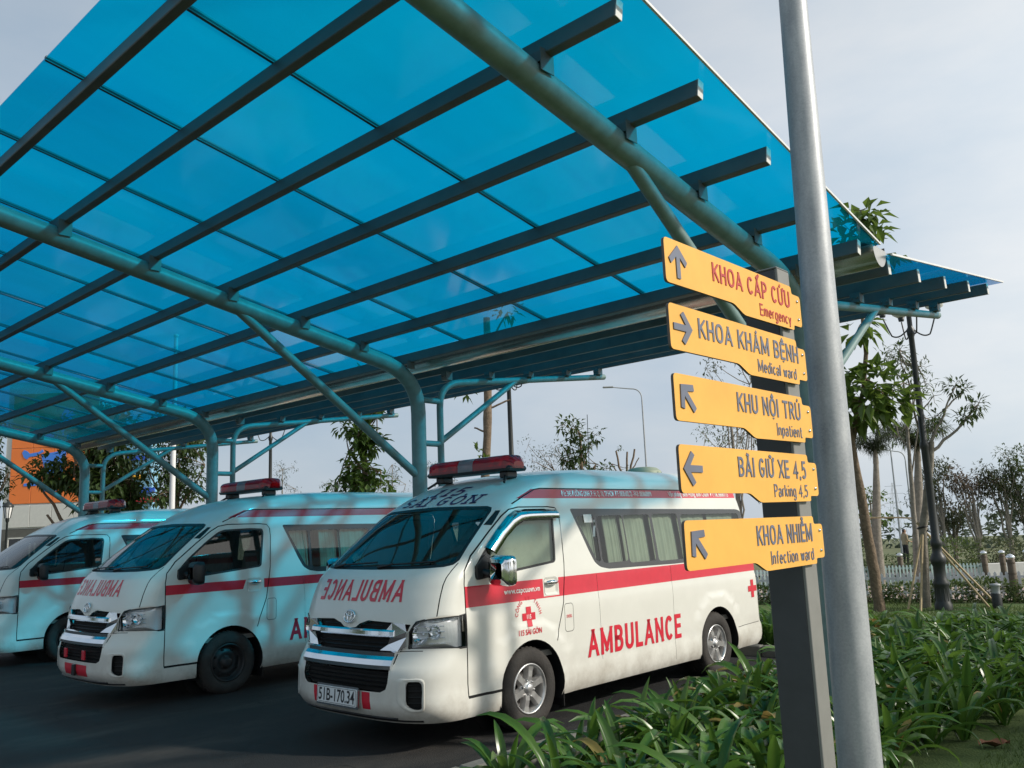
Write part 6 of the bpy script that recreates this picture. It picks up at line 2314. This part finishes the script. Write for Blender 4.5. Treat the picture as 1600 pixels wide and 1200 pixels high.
shrub('dark bush on the far lawn left of the person', (-16.8, 41.0, gz(17, 41)), 1.1, 1.1, 1.3, 700, 'hedge_leaf', 133, .16, .09)
shrub('flat bush on the road verge right of the mounds', (-7.8, 36.5, gz(8, 36)), 1.3, .9, .8, 700, 'dull_leaf', 134, .14, .08)
rnd = random.Random(77)
mb = MB()
for k in range(150):
    a = R(60 + 150 * k / 150 + rnd.uniform(-.5, .5))
    d = rnd.uniform(95, 150)
    x, y = d * math.cos(a), d * math.sin(a)
    h = rnd.uniform(2.2, 4.6)
    for _ in range(60):
        q = rdir(rnd)
        p = Vector((x, y, gz(x, y) + h * .45)) + Vector((q.x * 2.6, q.y * 2.6, q.z * h * .5))
        leaf_add(mb, p, q + rdir(rnd) * .6, Vector((0, 0, 1)), 1.1 * rnd.uniform(.6, 1.2), .7)
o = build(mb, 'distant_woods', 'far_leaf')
o['kind'] = 'stuff'; o['label'] = 'hazy band of distant trees along the horizon'; o['category'] = 'woods'

# ------------------------------------------------------------------ the lily bed
def strap_geo(rnd, L, W, el, curl, twist=0.0):
    n_ = 8
    p = Vector((0, 0, 0)); e = el
    vs = []
    for i in range(n_ + 1):
        t = i / n_
        w = W * (.55 + .45 * math.sin(min(1, t * 1.7) * PI / 2)) * (1 if t < .6 else max(.03, math.cos((t - .6) / .4 * PI / 2)) ** .8)
        d = Vector((math.cos(e), 0, math.sin(e)))
        n2 = Vector((-math.sin(e), 0, math.cos(e)))
        s = Vector((0, 1, 0))
        tw = twist * t
        s2 = s * math.cos(tw) + n2 * math.sin(tw)
        n3 = n2 * math.cos(tw) - s * math.sin(tw)
        for k in (-1, -.45, 0, .45, 1):
            vs.append(p + s2 * w / 2 * k + n3 * w * .24 * (abs(k) - .3))
        p = p + d * L / n_
        e -= curl / n_ * (.35 + 1.3 * t)
    fs = []
    for i in range(n_):
        for k in range(4):
            fs.append((i * 5 + k, i * 5 + k + 1, i * 5 + k + 6, i * 5 + k + 5))
    return vs, fs
rnd = random.Random(7)
LG = []
for k in range(16):
    LG.append(strap_geo(rnd, rnd.uniform(.50, .78), rnd.uniform(.058, .080), R(rnd.uniform(40, 78)), R(rnd.uniform(85, 185)), rnd.uniform(-.7, .7)))
for k in range(4):
    LG.append(strap_geo(rnd, rnd.uniform(.48, .66), rnd.uniform(.055, .072), R(rnd.uniform(70, 86)), R(rnd.uniform(25, 70)), rnd.uniform(-.6, .6)))
LM = []
for vs, fs in LG:
    mb = MB(); mb.add(vs, fs, 0, True)
    LM.append(mb.mesh('leaf', 'lily_leaf_old' if len(LM) == 3 else 'lily_leaf'))
def plant_spec(rnd):
    n_ = rnd.randint(13, 18)
    out = []
    for i in range(n_):
        out.append((rnd.randrange(len(LG)), 2 * PI * (i * .382 + rnd.uniform(-.08, .08)), rnd.uniform(.75, 1.12), rnd.uniform(0, .045)))
    return out
clumpM = []
for k in range(8):
    r_ = random.Random(300 + k)
    mb = MB()
    for gi, a, sc, off in plant_spec(r_):
        M = Matrix.Translation((off * math.cos(a), off * math.sin(a), 0)) @ Matrix.Rotation(a, 4, 'Z') @ Matrix.Scale(sc, 4)
        mb.add([M @ p for p in LG[gi][0]], LG[gi][1], 1 if gi == 3 else 0, True)
    clumpM.append(mb.mesh('lily_plant', ['lily_leaf', 'lily_leaf_old']))
spots = []
rr = random.Random(91)
def in_view(x, y, z=.3):
    p = Vector((x, y, z)) - Vector((0, 0, 1.711))
    c = (p.dot(CR), p.dot(CU), p.dot(CF))
    if c[2] < .3: return None
    return (800 + 1349 * c[0] / c[2], 600 - 1349 * c[1] / c[2], c[2])
def bed(x0, x1, y0, y1, sp):
    ny = int((y1 - y0) / sp); nx = int((x1 - x0) / sp)
    for j in range(ny + 1):
        for i in range(nx + 1):
            x = x0 + i * sp + (sp / 2 if j % 2 else 0) + rr.uniform(-.09, .09); y = y0 + j * sp + rr.uniform(-.09, .09)
            if x > -4.7 and x > -2.28 + .13 * max(0, y - 6.5):
                continue
            v_ = in_view(x, y)
            if v_ and -40 < v_[0] < 1680 and v_[1] < 1330:
                spots.append((v_[2], x, y))
bed(-3.98, -1.85, 4.3, 13.6, .335)
bed(-6.6, -4.75, 10.95, 12.7, .33)
spots.sort()
LAB_N = 'broad strap leaved green lily plant near the sign post in the dense bed'
LAB_F = 'green lily plant farther back in the dense bed by the ambulance'
for i, (d, x, y) in enumerate(spots[:300]):
    r_ = random.Random(1000 + i)
    sc = r_.uniform(.90, 1.16)
    if i < 64:
        t = thing('lily_plant', LAB_N, 'plant', (x, y, .03), r_.uniform(0, 6.28), 'strap leaved lilies in the bed')
        t.scale = (sc, sc, sc)
        for gi, a, s2, off in plant_spec(r_):
            o = bpy.data.objects.new('leaf', LM[gi])
            COL.objects.link(o); o.parent = t
            o.location = (off * math.cos(a), off * math.sin(a), 0)
            o.rotation_euler = (0, 0, a)
            o.scale = (s2, s2, s2)
    else:
        o = bpy.data.objects.new('lily_plant', clumpM[i % 8])
        COL.objects.link(o)
        o.location = (x, y, .03); o.rotation_euler = (0, 0, r_.uniform(0, 6.28)); o.scale = (sc, sc, sc)
        if y > 9: o.scale = (sc, sc, sc * .82)
        tag(o, LAB_F, 'plant', 'strap leaved lilies farther back')

# grass on the lawn nearest the camera, a fallen leaf, litter
rnd = random.Random(14)
mb = MB()
for _ in range(26000):
    x = rnd.uniform(-2.5, .3); y = rnd.uniform(5.2, 11.0)
    if x < -1.95 + .12 * noise.noise((y * 1.5, 0, 3)):
        continue
    h = rnd.uniform(.018, .05); a = rnd.uniform(0, 2 * PI); w = .0028
    lx, ly = rnd.uniform(-.02, .02), rnd.uniform(-.02, .02)
    c, s_ = math.cos(a) * w, math.sin(a) * w
    mb.add([(x - c, y - s_, .02), (x + c, y + s_, .02), (x + lx, y + ly, .02 + h)], [(0, 1, 2)])
for _ in range(16000):
    x = rnd.uniform(-7.5, -2.3); y = rnd.uniform(13.9, 17.8)
    h = rnd.uniform(.02, .06); a = rnd.uniform(0, 2 * PI); w = .005
    c, s_ = math.cos(a) * w, math.sin(a) * w
    mb.add([(x - c, y - s_, .016), (x + c, y + s_, .016), (x + rnd.uniform(-.02, .02), y + rnd.uniform(-.02, .02), .016 + h)], [(0, 1, 2)])
o = build(mb, 'grass', 'hedge_leaf')
o['kind'] = 'stuff'; o['label'] = 'short mown grass beside the lily bed'; o['category'] = 'grass'
mb = MB()
vs = []
for i in range(7):
    t_ = i / 6
    w = .055 * math.sin(PI * min(.97, .06 + t_ * .92)) ** .7
    for k in (-1, 0, 1):
        vs.append((-.11 + .22 * t_, w * k, .012 + .028 * abs(k) + .012 * math.sin(t_ * 9 + k)))
mb.add(vs, [(i * 3 + k, i * 3 + k + 1, i * 3 + k + 4, i * 3 + k + 3) for i in range(6) for k in range(2)], 0, True)
o = build(mb, 'fallen_leaf', 'dry_leaf')
o.location = (-1.98, 7.2, .028); o.rotation_euler = (0, 0, .7)
tag(o, 'curled dry brown leaf lying on the grass at lower right', 'leaf')

# ------------------------------------------------------------------ person standing far off on the lawn
ps = thing('person', 'person in a tan shirt and dark trousers standing on the far lawn', 'person', (-14.3, 42.1, gz(14.3, 42.1)), 2.4)
def skinned(name, verts, edges, mats, parent, root=0, lvl=1):
    me = bpy.data.meshes.new(name)
    me.from_pydata([v_[0] for v_ in verts], edges, [])
    o = bpy.data.objects.new(name, me)
    COL.objects.link(o)
    md = o.modifiers.new('skin', 'SKIN')
    sv = me.skin_vertices[0].data
    for i, v_ in enumerate(verts):
        sv[i].radius = v_[1]
        sv[i].use_root = (i == root)
    md2 = o.modifiers.new('sub', 'SUBSURF'); md2.levels = lvl; md2.render_levels = lvl
    dg = bpy.context.evaluated_depsgraph_get()
    m2 = bpy.data.meshes.new_from_object(o.evaluated_get(dg))
    bpy.data.objects.remove(o)
    for q in mats: m2.materials.append(MATS[q])
    for p in m2.polygons: p.use_smooth = True
    return m2
bv = [((0, 0, .92), (.15, .11)), ((0, 0, 1.12), (.14, .10)), ((0, 0, 1.34), (.17, .11)), ((0, 0, 1.46), (.07, .07)), ((0, -.01, 1.56), (.085, .10)), ((0, 0, 1.66), (.07, .085)),
      ((-.19, 0, 1.38), (.055, .055)), ((-.24, .0, 1.12), (.045, .045)), ((-.16, -.22, 1.05), (.035, .035)), ((-.10, -.30, 1.07), (.03, .02)),
      ((.19, 0, 1.38), (.055, .055)), ((.26, .0, 1.12), (.045, .045)), ((.18, -.22, 1.10), (.035, .035)), ((.10, -.30, 1.12), (.03, .02)),
      ((-.09, 0, .84), (.09, .09)), ((-.10, -.02, .48), (.065, .065)), ((-.10, .02, .10), (.045, .045)), ((-.10, -.12, .04), (.04, .03)),
      ((.09, 0, .84), (.09, .09)), ((.11, .02, .48), (.065, .065)), ((.12, .06, .10), (.045, .045)), ((.12, -.08, .04), (.04, .03))]
be = [(0, 1), (1, 2), (2, 3), (3, 4), (4, 5), (2, 6), (6, 7), (7, 8), (8, 9), (2, 10), (10, 11), (11, 12), (12, 13), (0, 14), (14, 15), (15, 16), (16, 17), (0, 18), (18, 19), (19, 20), (20, 21)]
m2 = skinned('body', bv, be, ['skin', 'shirt_tan', 'trousers_dark', 'ink'], ps, 0, 2)
for p in m2.polygons:
    z = p.center.z
    x = abs(p.center.x)
    p.material_index = 2 if (z < .95 and not (x > .16 and z > .88 and p.center.y < -.1)) else (1 if z < 1.44 and not (p.center.y < -.2) else (3 if z > 1.60 or (z > 1.50 and p.center.y > .03) else 0))
link('body', m2, ps)
